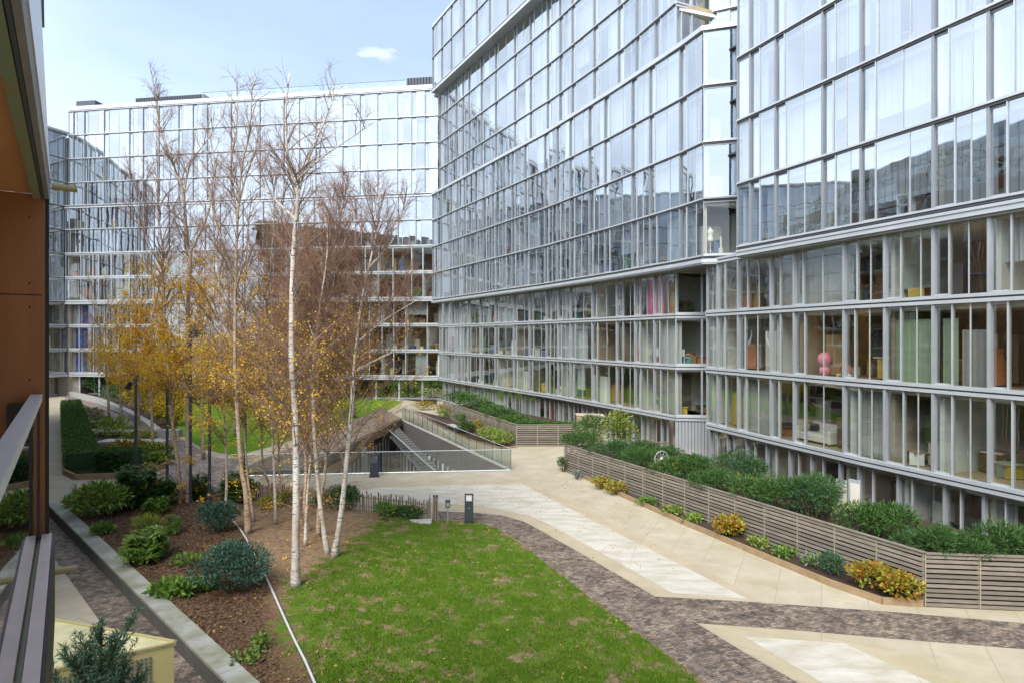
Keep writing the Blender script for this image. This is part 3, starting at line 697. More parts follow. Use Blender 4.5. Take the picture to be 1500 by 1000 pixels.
# narrow brick strip beside the kerb wall, pink brick walks at the back left
WALL0, WALL1 = Vector(G(72, 755)), Vector(G(261, 955)); wd = (WALL1 - WALL0).normalized(); wn_ = Vector((-wd.y, wd.x))       # towards the bed
q = [WALL0 - wd * 1.5 - wn_ * .0, WALL1 + wd * 9, WALL1 + wd * 9 - wn_ * 1.05, WALL0 - wd * 1.5 - wn_ * .75]
poly_sheet('brick_path', [tuple(v) for v in q], .004, BRICK)
poly_sheet('brick_path', pp((92, 580), (128, 578), (228, 636), (262, 640), (312, 669), (352, 672), (338, 700), (420, 716), (380, 735), (235, 735), (235, 690), (250, 682), (236, 660)), .004, PINKB)

# ------------------------------------------------------------------ garden bed with lawn in front
def poly_dist(x, y, pl):
    best = 1e9
    for i in range(len(pl) - 1):
        ax, ay = pl[i]; bx, by = pl[i + 1]; dx, dy = bx - ax, by - ay; t = max(0, min(1, ((x - ax) * dx + (y - ay) * dy) / (dx * dx + dy * dy)))
        best = min(best, math.hypot(x - ax - t * dx, y - ay - t * dy))
    return best
WALLW_ = .55
bed_wall = [tuple(WALL0 + wn_ * .45 - wd * .3), tuple(WALL1 + wn_ * .45 + wd * 9)]
bed_back = pp((78, 738), (108, 722), (175, 718), (240, 722), (310, 724), (385, 736), (430, 742), (520, 752), (640, 762))
bed_path = pp(*path_in)
BED = [bed_wall[0]] + bed_back[1:] + bed_path + [tuple(Vector(bed_path[-1]) + Vector((-2, -3)))] + [bed_wall[1]]
def sm(t): t = max(0, min(1, t)); return t * t * (3 - 2 * t)
def hz(x, y):
    dw = (Vector((x, y)) - WALL0).dot(wn_) - .45
    de = poly_dist(x, y, bed_path); db = poly_dist(x, y, bed_back)
    h = .40 * (1 - sm((dw - 3) / 8)) + .22 * math.exp(-((x + 6) ** 2 + (y - 21) ** 2) / 30) + .06 * math.sin(x * .9 + 1) * math.sin(y * .8)
    return .012 + max(0, min(h, .05 + .10 * de, .18 + .25 * db))
edge_pts = pp((330, 762), (352, 800), (372, 838), (395, 890), (420, 942), (447, 1000), (475, 1070))             # pale edging strip
lawn_left = pp((447, 1002), (425, 952), (412, 915), (430, 885), (462, 850), (502, 826), (530, 800), (540, 776), (560, 764))
LAWNP = lawn_left[::-1][:1] + pp((600, 761), (645, 763)) + bed_path[1:] + [tuple(Vector(bed_path[-1]) + Vector((-2, -2.8)))] + pp((475, 1075)) + lawn_left
def lawn_mask(x, y):
    d = poly_dist(x, y, lawn_left); c = False; j = len(LAWNP) - 1
    for i in range(len(LAWNP)):
        if (LAWNP[i][1] > y) != (LAWNP[j][1] > y) and x < (LAWNP[j][0] - LAWNP[i][0]) * (y - LAWNP[i][1]) / (LAWNP[j][1] - LAWNP[i][1]) + LAWNP[i][0]: c = not c
        j = i
    return max(0, min(1, .5 + (d if c else -d) / 2.6))
def bed_mat():
    m = bpy.data.materials.new('bed_soil'); m.use_nodes = True; t = m.node_tree; N = t.nodes; K = t.links.new; b = N['Principled BSDF']; b.inputs['Roughness'].default_value = .95; b.inputs['Specular IOR Level'].default_value = .1
    co = N.new('ShaderNodeTexCoord'); V = co.outputs['Object']
    def noise(s, d=8, r=.6):
        n = N.new('ShaderNodeTexNoise'); n.inputs['Scale'].default_value = s; n.inputs['Detail'].default_value = d; n.inputs['Roughness'].default_value = r; K(V, n.inputs['Vector']); return n.outputs['Fac']
    def rng(v, a, b_, lo=0, hi=1):
        n = N.new('ShaderNodeMapRange'); n.inputs['From Min'].default_value = a; n.inputs['From Max'].default_value = b_; n.inputs['To Min'].default_value = lo; n.inputs['To Max'].default_value = hi; K(v, n.inputs['Value']); return n.outputs['Result']
    def mix(f, c1, c2):
        n = N.new('ShaderNodeMixRGB'); K(f, n.inputs['Fac'])
        for c, s in ((c1, 'Color1'), (c2, 'Color2')):
            if isinstance(c, tuple): n.inputs[s].default_value = (*c, 1)
            else: K(c, n.inputs[s])
        return n.outputs['Color']
    mulch = mix(rng(noise(9, 10, .75), .38, .62), (.05, .029, .017), (.165, .095, .055))
    dirt = mix(rng(noise(5, 9, .7), .35, .65), (.14, .09, .055), (.31, .215, .135))
    at_ = N.new('ShaderNodeAttribute'); at_.attribute_name = 'dirt'
    soil = mix(at_.outputs['Fac'], mulch, dirt)
    grass = mix(rng(noise(2.2, 9, .7), .35, .66), (.045, .10, .008), (.11, .16, .02))
    am = N.new('ShaderNodeAttribute'); am.attribute_name = 'mask'
    ad = N.new('ShaderNodeMath'); ad.operation = 'ADD'; K(am.outputs['Fac'], ad.inputs[0]); K(rng(noise(1.5, 9, .68), 0, 1, -.95, .95), ad.inputs[1])
    gm = rng(ad.outputs[0], .45, .62)
    patch = rng(noise(1.7, 9, .68), .535, .585, 1, .05)
    mu = N.new('ShaderNodeMath'); mu.operation = 'MULTIPLY'; K(gm, mu.inputs[0]); K(patch, mu.inputs[1])
    K(mix(mu.outputs[0], soil, grass), b.inputs['Base Color'])
    bu = N.new('ShaderNodeBump'); bu.inputs['Strength'].default_value = .8; bu.inputs['Distance'].default_value = .05; K(noise(14, 8, .7), bu.inputs['Height']); K(bu.outputs['Normal'], b.inputs['Normal'])
    return m
bed = poly_sheet('garden_bed', BED, 0, bed_mat(), step=.45, hfun=hz, mask=lawn_mask)
ep = edge_pts
def dirt_mask(x, y):    # trodden bare earth round the birches, to the right of the edging strip
    for i in range(len(ep) - 1):
        pass
    k = sum(1 for i in range(len(ep) - 1) if (min(ep[i][1], ep[i + 1][1]) <= y < max(ep[i][1], ep[i + 1][1])))
    xs = None
    for i in range(len(ep) - 1):
        a, b = ep[i], ep[i + 1]
        if min(a[1], b[1]) <= y <= max(a[1], b[1]): xs = a[0] + (b[0] - a[0]) * (y - a[1]) / (b[1] - a[1])
    if xs is None: xs = ep[0][0] if y > ep[0][1] else ep[-1][0]
    return max(0, min(1, .5 + (x - xs) / .8))
a_ = bed.data.attributes.new('dirt', 'FLOAT', 'POINT'); a_.data.foreach_set('value', [dirt_mask(v.co.x, v.co.y) for v in bed.data.vertices])

# grass blades over the near lawn (stuff)
GRASSM = mat('grass_blades', (.070, .180, .006), .7, island=.85, color2=(.19, .275, .022), transl=.3, spec=.2)
from mathutils import noise as mnoise
def grass_blades(name, n, sampler, hf, accept, hgt, wid, material, seed):
    r = random.Random(seed); B = []
    while len(B) < n:
        x, y = sampler(r)
        if accept(x, y, r): B.append((x, y, hf(x, y)))
    B = np.array(B, np.float32); g = np.random.default_rng(seed); m = len(B)
    an = g.uniform(0, 2 * np.pi, m); h = hgt * g.uniform(.5, 1.3, m); ww = wid * g.uniform(.6, 1.4, m); ln = g.uniform(0, .8, m) * h; la = g.uniform(0, 2 * np.pi, m)
    dx, dy = np.cos(an) * ww, np.sin(an) * ww
    a = np.stack([B[:, 0] - dx, B[:, 1] - dy, B[:, 2] - .01], 1); b = np.stack([B[:, 0] + dx, B[:, 1] + dy, B[:, 2] - .01], 1)
    c = np.stack([B[:, 0] + np.cos(la) * ln, B[:, 1] + np.sin(la) * ln, B[:, 2] + h], 1)
    V = np.stack([a, b, c], 1).reshape(-1, 3); o = np_mesh(name, V, np.arange(3 * m).reshape(-1, 3), material); o['kind'] = 'stuff'; return o
xs_ = [p[0] for p in LAWNP]; ys_ = [p[1] for p in LAWNP]
def lawn_sampler(r):
    y = 12.3 + (26.5 - 12.3) * r.random() ** 1.4; return r.uniform(-8, 8), y
def lawn_accept(x, y, r):
    k = lawn_mask(x, y)
    if k <= .02 or abs(x / y) > .45: return False
    if poly_dist(x, y, bed_path) < .02: return False
    nv = mnoise.fractal(Vector((x * .7, y * .7, 3.3)), .9, 2.1, 5); nb = mnoise.fractal(Vector((x * 1.9, y * 1.9, 9.1)), .8, 2.1, 5)
    p = (k + nv * .45 - .45) * 2.2
    p *= 1 - .97 * sm((nb - .12) / .12)
    # thinner, worn turf near the top end
    p *= .45 + .55 * sm((24 - y) / 6)
    # inside polygon test is implied by mask sign except beyond the path
    return r.random() < p and in_bed(x, y)
def in_bed(x, y):
    c = False; j = len(BED) - 1
    for i in range(len(BED)):
        if (BED[i][1] > y) != (BED[j][1] > y) and x < (BED[j][0] - BED[i][0]) * (y - BED[i][1]) / (BED[j][1] - BED[i][1]) + BED[i][0]: c = not c
        j = i
    return c
import time as _t
tag(grass_blades('lawn_grass', 70000, lawn_sampler, hz, lawn_accept, .055, .011, GRASSM, 5))
def dry_accept(x, y, r):
    if lawn_mask(x, y) <= .1 or abs(x / y) > .45 or not in_bed(x, y): return False
    nb = mnoise.fractal(Vector((x * 1.9, y * 1.9, 9.1)), .8, 2.1, 5); nv = mnoise.fractal(Vector((x * .25, y * .25, 4)), .9, 2, 3)
    return r.random() < .05 + .5 * sm((nb - .05) / .25) + .25 * sm((nv - .05) / .3)
grass_blades('dry_grass', 11000, lawn_sampler, hz, dry_accept, .045, .010, mat('dry_blades', (.36, .28, .12), .8, island=.9, color2=(.22, .22, .05), transl=.2, spec=.1), 8)
# mulch chips and fallen leaves (stuff)
def litter(name, n, sampler, accept, hf, size, material, seed):
    r = random.Random(seed); B = []
    while len(B) < n:
        x, y = sampler(r)
        if accept(x, y): B.append((x, y, hf(x, y) + .012))
    B = np.array(B, np.float32); g = np.random.default_rng(seed); m = len(B); an = g.uniform(0, 6.283, m); s = size * g.uniform(.5, 1.5, m)
    tz = g.uniform(-.5, .5, (m, 2)) * s[:, None]
    ux = np.stack([np.cos(an) * s, np.sin(an) * s, tz[:, 0]], 1); vx = np.stack([-np.sin(an) * s * .5, np.cos(an) * s * .5, tz[:, 1]], 1)
    V = np.stack([B - ux, B - vx, B + ux, B + vx], 1).reshape(-1, 3); V[:, 2] += .01
    o = np_mesh(name, V, np.arange(4 * m).reshape(-1, 4), material); o['kind'] = 'stuff'
CHIP = mat('mulch_chips', (.16, .095, .055), .9, island=.9, color2=(.03, .016, .01)); FALL = mat('fallen_leaves', (.42, .30, .07), .8, island=.8, color2=(.22, .10, .03))
bs = lambda r: (r.uniform(-20, 4), 10 + 20 * r.random() ** 1.3)
litter('mulch_chips', 16000, bs, lambda x, y: in_bed(x, y) and dirt_mask(x, y) < .5 and lawn_mask(x, y) < .3, hz, .035, CHIP, 3)
litter('fallen_leaves', 1300, bs, lambda x, y: in_bed(x, y) and mnoise.fractal(Vector((x * .5, y * .5, 2)), 1, 2, 3) > .05 + max(0, x + 7) * .03, hz, .032, FALL, 4)
litter('fallen_leaves', 900, lambda r: (r.uniform(-16, 6), r.uniform(20, 36)), lambda x, y: not in_bed(x, y) and poly_dist(x, y, [PL_, PR_]) > .5 and (y < 33), lambda x, y: .0, .03, FALL, 6)

# kerb wall of the bed
mb = MB(); E0, E1 = WALL0 - wd * .3, WALL1 + wd * 9
def strip(mb, a, b, n, t0, t1, z0, z1, m_):
    q = [a + n * t0, b + n * t0, b + n * t1, a + n * t1]; mb.prism([tuple(v) for v in q], z0, z1, m_)
strip(mb, E0, E1, wn_, .0, .06, 0, .40, mat('dark_concrete', (.105, .10, .092), .9, var=.5, vscale=2, bump=.2, bscale=30))
n = 12
for i in range(n):
    a = E0 + (E1 - E0) * (i / n) + wd * .006; b = E0 + (E1 - E0) * ((i + 1) / n) - wd * .006
    strip(mb, a, b, wn_, -.02, .46, .402, .47, mat('mossy_coping', (.33, .325, .30), .85, var=.95, vscale=1.6, color2=(.17, .175, .10), bump=.15, bscale=40))
c0 = Vector(G(72, 727)); c1 = Vector(G(106, 721)); kd = (c1 - c0).normalized(); kn = Vector((kd.y, -kd.x))
strip(mb, E0 + wn_ * .56, c1, Vector((0, 1)), 0, .3, 0, .44, MATS['mossy_coping'])
tag(mb.build('kerb_wall'), 'low grey concrete kerb wall with mossy coping holding the planted mulch bed', 'wall')

# pale edging strip running through the mulch
mb = MB(); P3 = [Vector((x, y, hz(x, y) + .05)) for x, y in edge_pts]
P4 = []
for i in range(len(P3) - 1):
    for k in range(5):
        q = P3[i].lerp(P3[i + 1], k / 5); P4.append(Vector((q.x, q.y, hz(q.x, q.y) + .05)))
mb.tube(P4, .030, 6, mat('pale_strip', (.62, .62, .62), .5, .2, .4, 6)); tag(mb.build('edging_strip', smooth=True), 'pale grey edging strip running through the mulch beside the lawn', 'garden edging')
mb = MB(); x, y = G(615, 767); mb.box((x, y, hz(x, y) + .0), (.95, .6, .05), mat('pale_cover', (.5, .48, .42), .8, var=.3, vscale=5), .1); mb.box((x, y, hz(x, y) + .027), (.84, .5, .012), MATS['pale_cover'], .1)
tag(mb.build('manhole_cover'), 'pale square cover plate set in the grass near the picket fence', 'cover')

# ------------------------------------------------------------------ back lawn mound
BL = pp((262, 598), (258, 632), (300, 658), (345, 667), (400, 652), (470, 632), (520, 616), (568, 600), (590, 588), (540, 580), (420, 577), (300, 579))
def hb(x, y): return .02 + .30 * sm(poly_dist(x, y, BL + BL[:1]) / 8)
def mound_mat():
    m = mat('bright_lawn', (.075, .175, .008), .9, var=.9, vscale=.8, color2=(.15, .235, .02), bump=.5, bscale=18, spec=.1); return m
poly_sheet('lawn', BL, 0, mound_mat(), step=1.5, hfun=hb)
# soil under the back planting
poly_sheet('soil', pp((134, 586), (205, 622), (258, 632), (262, 598), (300, 579), (420, 577), (560, 578), (600, 586), (640, 592), (640, 560), (130, 560), (115, 577)), .02, mat('dark_soil', (.05, .03, .02), .95, var=.6, vscale=3, bump=.5))

# ================================================================== SUNKEN COURT
pl_, pr_, pa_ = Vector(PL_), Vector(PR_), Vector(PA_)
PD = 4.2
DKPANEL = mat('dark_panel', (.13, .12, .115), .6, .1, .4, 1.2)
mb = MB(); mb.prism([PL_, PR_, PA_], -PD - .2, -PD, mat('court_paving', (.50, .44, .35), .8, var=.4, vscale=1)); o = mb.build('court_floor'); o['kind'] = 'structure'
def wallseg(mb, a, b, out_, z0, z1, m_, th=.25):
    a, b = Vector(a), Vector(b); d = (b - a).normalized(); n = Vector((d.y, -d.x)) * out_
    q = [a, b, b + n * th, a + n * th]; mb.prism([tuple(v) for v in q], z0, z1, m_)
mb = MB()
wallseg(mb, pr_, pa_, 1, -PD, -.01, DKPANEL); wallseg(mb, pl_, pr_, 1, -PD, -.01, CONC); wallseg(mb, pa_, pl_, 1, -PD, -.01, DKPANEL)
tag(mb.build('retaining_wall'), 'dark retaining wall lining the triangular sunken court', 'wall')
# canopy with slatted top over the left side of the court
c1, c2, c3 = G3(338, 697, .0), G3(560, 603, .0), G3(584, 615, .0)
mid = (c1 + c3) / 2
root = empty('slatted_canopy', c2, 'long brown slatted canopy wedge rising along the lawn side of the sunken court', 'canopy')
TIMB_D = mat('weathered_slats', (.21, .165, .13), .85, var=.5, vscale=2, stretch=(.5, 6, 1))
inner = Vector(PR_) * .30 + Vector(PL_) * .70
A0 = Vector((c1.x, c1.y)); A1 = Vector((c2.x, c2.y)); A2 = Vector((c3.x + .25, c3.y - .4)); A3 = A0 + Vector((3.2, 1.4))
def zc(p): return .10 + 1.15 * sm((p - A0).length / (A1 - A0).length)
mb = MB(); nsl = 46
for i in range(nsl):
    t0, t1 = i / nsl, (i + .82) / nsl
    a, b = A0.lerp(A1, t0), A0.lerp(A1, t1); c, d = A3.lerp(A2, t1), A3.lerp(A2, t0)
    za, zb_ = .12 + .26 * t0, .12 + .26 * t1
    mb.hexa([(a.x, a.y, za), (d.x, d.y, za - .10), (c.x, c.y, zb_ - .10), (b.x, b.y, zb_), (a.x, a.y, za + .06), (d.x, d.y, za - .04), (c.x, c.y, zb_ - .04), (b.x, b.y, zb_ + .06)], TIMB_D)
mb.build('slats', root)
mb = MB()
def vhex(a, b, z0a, z1a, z0b, z1b, th, m_):
    d = (b - a).normalized(); n = Vector((d.y, -d.x)) * th
    mb.hexa([(a.x, a.y, z0a), (a.x + n.x, a.y + n.y, z0a), (b.x + n.x, b.y + n.y, z0b), (b.x, b.y, z0b), (a.x, a.y, z1a), (a.x + n.x, a.y + n.y, z1a), (b.x + n.x, b.y + n.y, z1b), (b.x, b.y, z1b)], m_)
vhex(A3, A2, -.45, .015, -.45, .26, .12, TIMB_D); vhex(A0, A3, -.7, .01, -.75, .01, -.12, DKPANEL); vhex(A0, A1, -.05, .11, -.05, .36, -.10, DKPANEL)
mb.build('fascia', root)
mb = MB(); mb.add([(A0.x, A0.y, .09), (A3.x, A3.y, -.20), (A2.x, A2.y, -.05), (A1.x, A1.y, .33), (A0.x, A0.y, .07), (A3.x, A3.y, -.24), (A2.x, A2.y, -.09), (A1.x, A1.y, .29)], [(0, 1, 2, 3), (7, 6, 5, 4), (0, 4, 5, 1), (1, 5, 6, 2), (2, 6, 7, 3), (3, 7, 4, 0)], mat('warm_soffit', (.42, .26, .14), .7, var=.4, vscale=1)); mb.build('soffit', root)
# glazed shopfront and columns below the canopy
sf = empty('glazed_shopfront', (A3.x, A3.y, -PD), 'glazed shopfront with painted warm glow down in the sunken court under the canopy', 'shopfront')
a, b = A3 + Vector((1.2, .9)), A2 + Vector((-.6, -2.5)); fr, gl = MB(), MB(); n = 16
for i in range(n + 1):
    p = a.lerp(b, i / n); fr.box((p.x, p.y, -PD / 2 - .5), (.09, .09, PD - 1), ALU_D, math.atan2((b - a).y, (b - a).x))
    if i < n:
        q = a.lerp(b, (i + 1) / n); gl.quad((p.x, p.y, -PD), (q.x, q.y, -PD), (q.x, q.y, -.8), (p.x, p.y, -.8), GL_LO)
fr.build('frame', sf); gl.build('pane', sf)
mb = MB(); nn_ = Vector((-(b - a).y, (b - a).x)).normalized() * .9; mb.prism([tuple(a + nn_), tuple(b + nn_), tuple(b + nn_ * 1.2), tuple(a + nn_ * 1.2)], -PD, -.8, mat('warm_glow_wall', (.72, .47, .25), .7, var=.5, vscale=1)); mb.build('back_wall', sf)  # warm interior glow put into the back wall colour, no lamp inside
a, b = Vector(PA_).lerp(Vector(PR_), .04), Vector(PA_).lerp(Vector(PR_), .93); d = (b - a).normalized(); nin = Vector((d.y, -d.x)); nin = -nin if (Vector(PL_) - a).dot(nin) < 0 else nin
sf = empty('glazed_shopfront', (a.x, a.y, -PD), 'dark framed glazed shopfront along the right wall of the sunken court', 'shopfront')
fr, gl = MB(), MB(); n = 20
for i in range(n + 1):
    p = a.lerp(b, i / n) + nin * .5; fr.box((p.x, p.y, -PD + 1.35), (.10, .10, 2.7), ALU if i % 3 else WHITEP, math.atan2(d.y, d.x))
    if i < n:
        q = a.lerp(b, (i + 1) / n) + nin * .5; gl.quad((p.x, p.y, -PD), (q.x, q.y, -PD), (q.x, q.y, -1.5), (p.x, p.y, -1.5), GL_LO)
fr.build('frame', sf); gl.build('pane', sf)
for i, (px, py) in enumerate(((532, 680), (470, 690))):
    x, y = G(px, py, -2.0); mb = MB(); mb.lathe((x, y, -PD), [(.22, 0), (.22, 3.6)], 16, WHITEP); tag(mb.build('column', smooth=False), ['round pale column standing in the sunken court beside the dark totem', 'round pale column in the sunken court behind the birch trunks'][i], 'column')
for i, (px, py, c) in enumerate(((576, 683, (.55, .16, .04)), (632, 686, (.6, .6, .58)))):
    v = G3(px, py, -PD + .1); mb = MB(); mb.lathe((v.x, v.y, -PD), [(.25, 0), (.38, .5), (.42, .9), (.36, .92)] if i == 0 else [(.5, .0), (.5, .06), (.08, .1), (.08, .7), (.55, .72), (.55, .78)], 16, mat('court_item', c, .6) if i == 0 else WHITEP)
    tag(mb.build('planter_pot' if i == 0 else 'cafe_table'), ['orange pot down in the sunken court', 'small white round table down in the sunken court'][i], ['pot', 'table'][i])

# glass balustrades of the court
def balustrade(label, pts, z0s, h, step, frame=False):
    root = empty('glass_balustrade', (pts[0][0], pts[0][1], z0s[0]), label, 'balustrade'); g = MB(); fr = MB(); pst = MB()
    for k in range(len(pts) - 1):
        a, b = Vector(pts[k]), Vector(pts[k + 1]); n = max(1, round((b - a).length / step)); d = (b - a).normalized(); nr = Vector((d.y, -d.x)) * .009
        for i in range(n):
            p, q = a.lerp(b, (i + .012) / n), a.lerp(b, (i + .988) / n); za = z0s[k] + (z0s[k + 1] - z0s[k]) * (i / n); zb = z0s[k] + (z0s[k + 1] - z0s[k]) * ((i + 1) / n)
            g.hexa([(p.x, p.y, za), (p.x + nr.x, p.y + nr.y, za), (q.x + nr.x, q.y + nr.y, zb), (q.x, q.y, zb), (p.x, p.y, za + h), (p.x + nr.x, p.y + nr.y, za + h), (q.x + nr.x, q.y + nr.y, zb + h), (q.x, q.y, zb + h)], GL_RAIL)
            if frame: pst.tube([(p.x, p.y, za + .05), (p.x, p.y, za + h + .02)], .014, 6, BLACKM)
        fr.tube([(a.x, a.y, z0s[k] + h + .012), (b.x, b.y, z0s[k + 1] + h + .012)], .018, 6, ALU_L); fr.tube([(a.x, a.y, z0s[k] + .03), (b.x, b.y, z0s[k + 1] + .03)], .04, 6, ALU)
    g.build('pane', root); fr.build('rail', root)
    if pst.v: pst.build('post', root); 
o3 = Vector((0, -.12))
balustrade('clear glass balustrade along the front edge of the sunken court', [tuple(pl_ + o3), tuple(pr_ + o3 + Vector((.12, 0)))], [0, 0], 1.2, 1.35)
ro = (pr_ - pa_).normalized(); rn = Vector((-ro.y, ro.x)) * .15; rn = rn if rn.x > 0 else -rn
balustrade('tall glass balustrade running back along the right edge of the sunken court', [tuple(pr_ + rn), tuple(pa_ + rn)], [0, 0], 1.2, 1.3, True)
# stair down along the right wall
root = empty('court_staircase', (pa_.x, pa_.y, -PD), 'stair with glass side descending along the right wall into the sunken court', 'stairs')
s0, s1 = pa_.lerp(pr_, .06) + nin * .7, pa_.lerp(pr_, .80) + nin * .7; n = 26; mb = MB(); g = MB()
for i in range(n):
    p, q = s0.lerp(s1, i / n), s0.lerp(s1, (i + 1) / n); z = -.3 - 2.4 * i / n; mb.prism([tuple(p), tuple(q), tuple(q + nin * 1.3), tuple(p + nin * 1.3)], z - .18, z, mat('dark_step', (.11, .105, .10), .8, var=.4, vscale=3))
mb.build('steps', root)
p, q = s0 + nin * 1.32, s1 + nin * 1.32; g.quad((p.x, p.y, -.2), (q.x, q.y, -2.6), (q.x, q.y, -1.55), (p.x, p.y, .0 - .1), GL_RAIL); g.build('glass_side', root)
mb = MB(); mb.tube([(p.x, p.y, -.1), (q.x, q.y, -1.5)], .04, 6, ALU); mb.tube([(p.x, p.y, -.35), (q.x, q.y, -2.75)], .09, 6, SLATE); mb.build('handrail', root)

# ================================================================== TIMBER FENCES AND PLANTERS
TIMB = mat('weathered_timber', (.30, .26, .21), .85, island=.75, var=.75, vscale=2.2, color2=(.145, .125, .10), stretch=(1, 1, 7), bump=.2, bscale=50)
TIMB_P = mat('timber_post', (.33, .28, .20), .85, var=.5, vscale=3)
def slat_fence(label, pts, h, nsl, group=None):
    root = empty('slatted_fence', (*pts[0], 0), label, 'fence', group)
    for k in range(len(pts) - 1):
        a, b = Vector(pts[k]), Vector(pts[k + 1]); d = (b - a).normalized(); n = Vector((d.y, -d.x)); Ln = (b - a).length; rz = math.atan2(d.y, d.x)
        npan = max(1, round(Ln / 1.35)); sp = h / nsl
        for i in range(npan):
            mb = MB(); u0, u1 = Ln * i / npan, Ln * (i + 1) / npan; c = a + d * (u0 + u1) / 2
            for j in range(nsl):
                mb.box((c.x + rnd.uniform(-.004, .004), c.y, sp * (j + .45) + rnd.uniform(-.006, .006)), (u1 - u0 - .008, .035, sp * .62), TIMB, rz + rnd.uniform(-.003, .003))
            mb.build('slat_panel', root)
            p = a + d * u0 + n * -.07; mb = MB(); mb.box((p.x, p.y, h / 2), (.08, .08, h), TIMB_P, rz); mb.box((a.x + d.x * u0 + n.x * .022, a.y + d.y * u0 + n.y * .022, h / 2), (.035, .012, h * .97), TIMB_P, rz); mb.build('post', root)
        mb = MB(); c = (a + b) / 2; mb.box((c.x, c.y, h + .015), (Ln, .12, .035), TIMB, rz); mb.build('top_rail', root)
    return root
F0, F1 = Vector(G(828, 690)), Vector(G(1355, 888)); F2 = Vector((17.4, 16.75))
slat_fence('long weathered timber slat fence in the right foreground, running along the stone path', [tuple(F0 + Vector((6.2, 1.3))), tuple(F0)][::-1], 1.45, 11)['label'] = 'short end return of weathered timber slats at the far end of the long fence'
slat_fence('long weathered timber slat fence running beside the stone path on the right', [tuple(F0), tuple(F1)], 1.52, 11)
slat_fence('weathered timber slat fence turning off to the right edge below the evergreens', [tuple(F1), tuple(F2)], 1.50, 11)
Q0, Q1, Q2 = Vector(G(650, 610)), Vector(G(757, 653)), Vector(G(848, 653))
slat_fence('farther timber slat fence running back beside the sunken court', [tuple(Q0), tuple(Q1)], 1.5, 11)
slat_fence('short timber slat fence facing the viewer across the stone path', [tuple(Q1), tuple(Q2)], 1.5, 10)
SOIL = MATS['dark_soil']
def soil_fill(poly, z0, z1): mb = MB(); mb.prism(poly, z0, z1, SOIL); o = mb.build('soil'); o['kind'] = 'structure'
fd = (F1 - F0).normalized(); fn = Vector((-fd.y, fd.x)); fn = fn if fn.x > 0 else -fn
soil_fill([tuple(F0 + fn * .12), tuple(F1 + fn * .12), tuple(F2 + Vector((0, .12))), (20, 17), (17.5, 16.9), (13.6, 24.2), (10.4, 34), (9.2, 35.6)], .02, 1.05)
soil_fill([tuple(Q0 + Vector((.15, 0))), tuple(Q1 + Vector((.1, .12))), tuple(Q2 + Vector((0, .12))), (4.9, 46.5), (-3.5, 61)], .02, 1.05)

def edging(label, pts, h=.2, w_=.06):
    mb = MB()
    for k in range(len(pts) - 1):
        a, b = Vector(pts[k]), Vector(pts[k + 1]); d = b - a; c = (a + b) / 2; n = max(1, round(d.length / 2.4))
        for i in range(n):
            p, q = a.lerp(b, i / n), a.lerp(b, (i + 1) / n); cc = (p + q) / 2; mb.box((cc.x, cc.y, h / 2), ((q - p).length - .006, w_, h), mat('edging_timber', (.33, .23, .13), .85, var=.6, vscale=3), math.atan2(d.y, d.x))
    return tag(mb.build('planter_edging'), label, 'garden edging')
S1 = pp((838, 691), (900, 722), (1000, 767), (1130, 822), (1215, 857), (1292, 884), (1352, 888))
edging('low timber edging of the narrow flower strip below the long slat fence', S1)
poly = S1 + [tuple(F1), tuple(F0)]; poly_sheet('soil', poly, .10, SOIL)
S2 = pp((603, 601), (640, 622), (690, 645), (735, 657), (757, 655))
edging('low timber edging of the flower strip beside the bench', S2, .12); poly_sheet('soil', S2 + [tuple(Q0)], .06, SOIL)

# ================================================================== PLANTS
YEW = leaf_mat('yew_leaf', (.030, .082, .022), (.085, .17, .042)); BOX = leaf_mat('box_leaf', (.036, .10, .014), (.085, .18, .026)); BLUE = leaf_mat('blue_green_leaf', (.024, .068, .046), (.075, .15, .10))
FERN = leaf_mat('fern_leaf', (.06, .15, .022), (.20, .31, .05)); LIME = leaf_mat('lime_leaf', (.20, .28, .04), (.36, .38, .07)); ORANGE = leaf_mat('orange_leaf', (.30, .24, .03), (.36, .09, .012))
AUT = leaf_mat('autumn_leaf', (.88, .60, .04), (.70, .40, .02), .45); AUT2 = leaf_mat('amber_leaf', (.85, .50, .03), (.62, .30, .02), .45); YGRN = leaf_mat('yellow_green_leaf', (.42, .38, .04), (.14, .20, .03)); GREY = leaf_mat('silver_leaf', (.22, .27, .24), (.12, .16, .13))
PINKF = leaf_mat('pale_flower', (.50, .45, .36), (.40, .25, .22)); STEM = mat('stem', (.08, .055, .03), .9); REDB = leaf_mat('beech_hedge_leaf', (.20, .075, .028), (.10, .04, .02))
def cloud_pts(n, lumps, g, shell=.55):
    """points in a set of ellipsoids (cx,cy,cz,rx,ry,rz); returns points and outward directions"""
    L_ = np.array(lumps, float); vol = (L_[:, 3] * L_[:, 4] * L_[:, 5]) ** .67; k = g.choice(len(L_), n, p=vol / vol.sum())
    d = g.normal(size=(n, 3)); d /= np.linalg.norm(d, axis=1, keepdims=True); r = (shell + (1 - shell) * g.random((n, 1)) ** .6)
    return L_[k, :3] + d * L_[k, 3:] * r, d
def lumpy(c, r, nl, g, flat=.0):
    out = [(c[0], c[1], c[2], r[0] * .72, r[1] * .72, r[2] * .78)]
    for _ in range(nl):
        d = g.normal(size=3); d /= np.linalg.norm(d); d[2] = abs(d[2]) * .9 - .15
        s = g.uniform(.32, .55); out.append((c[0] + d[0] * r[0] * .66, c[1] + d[1] * r[1] * .66, c[2] + d[2] * r[2] * .66, r[0] * s, r[1] * s, r[2] * s))
    return out
PLN = [0]
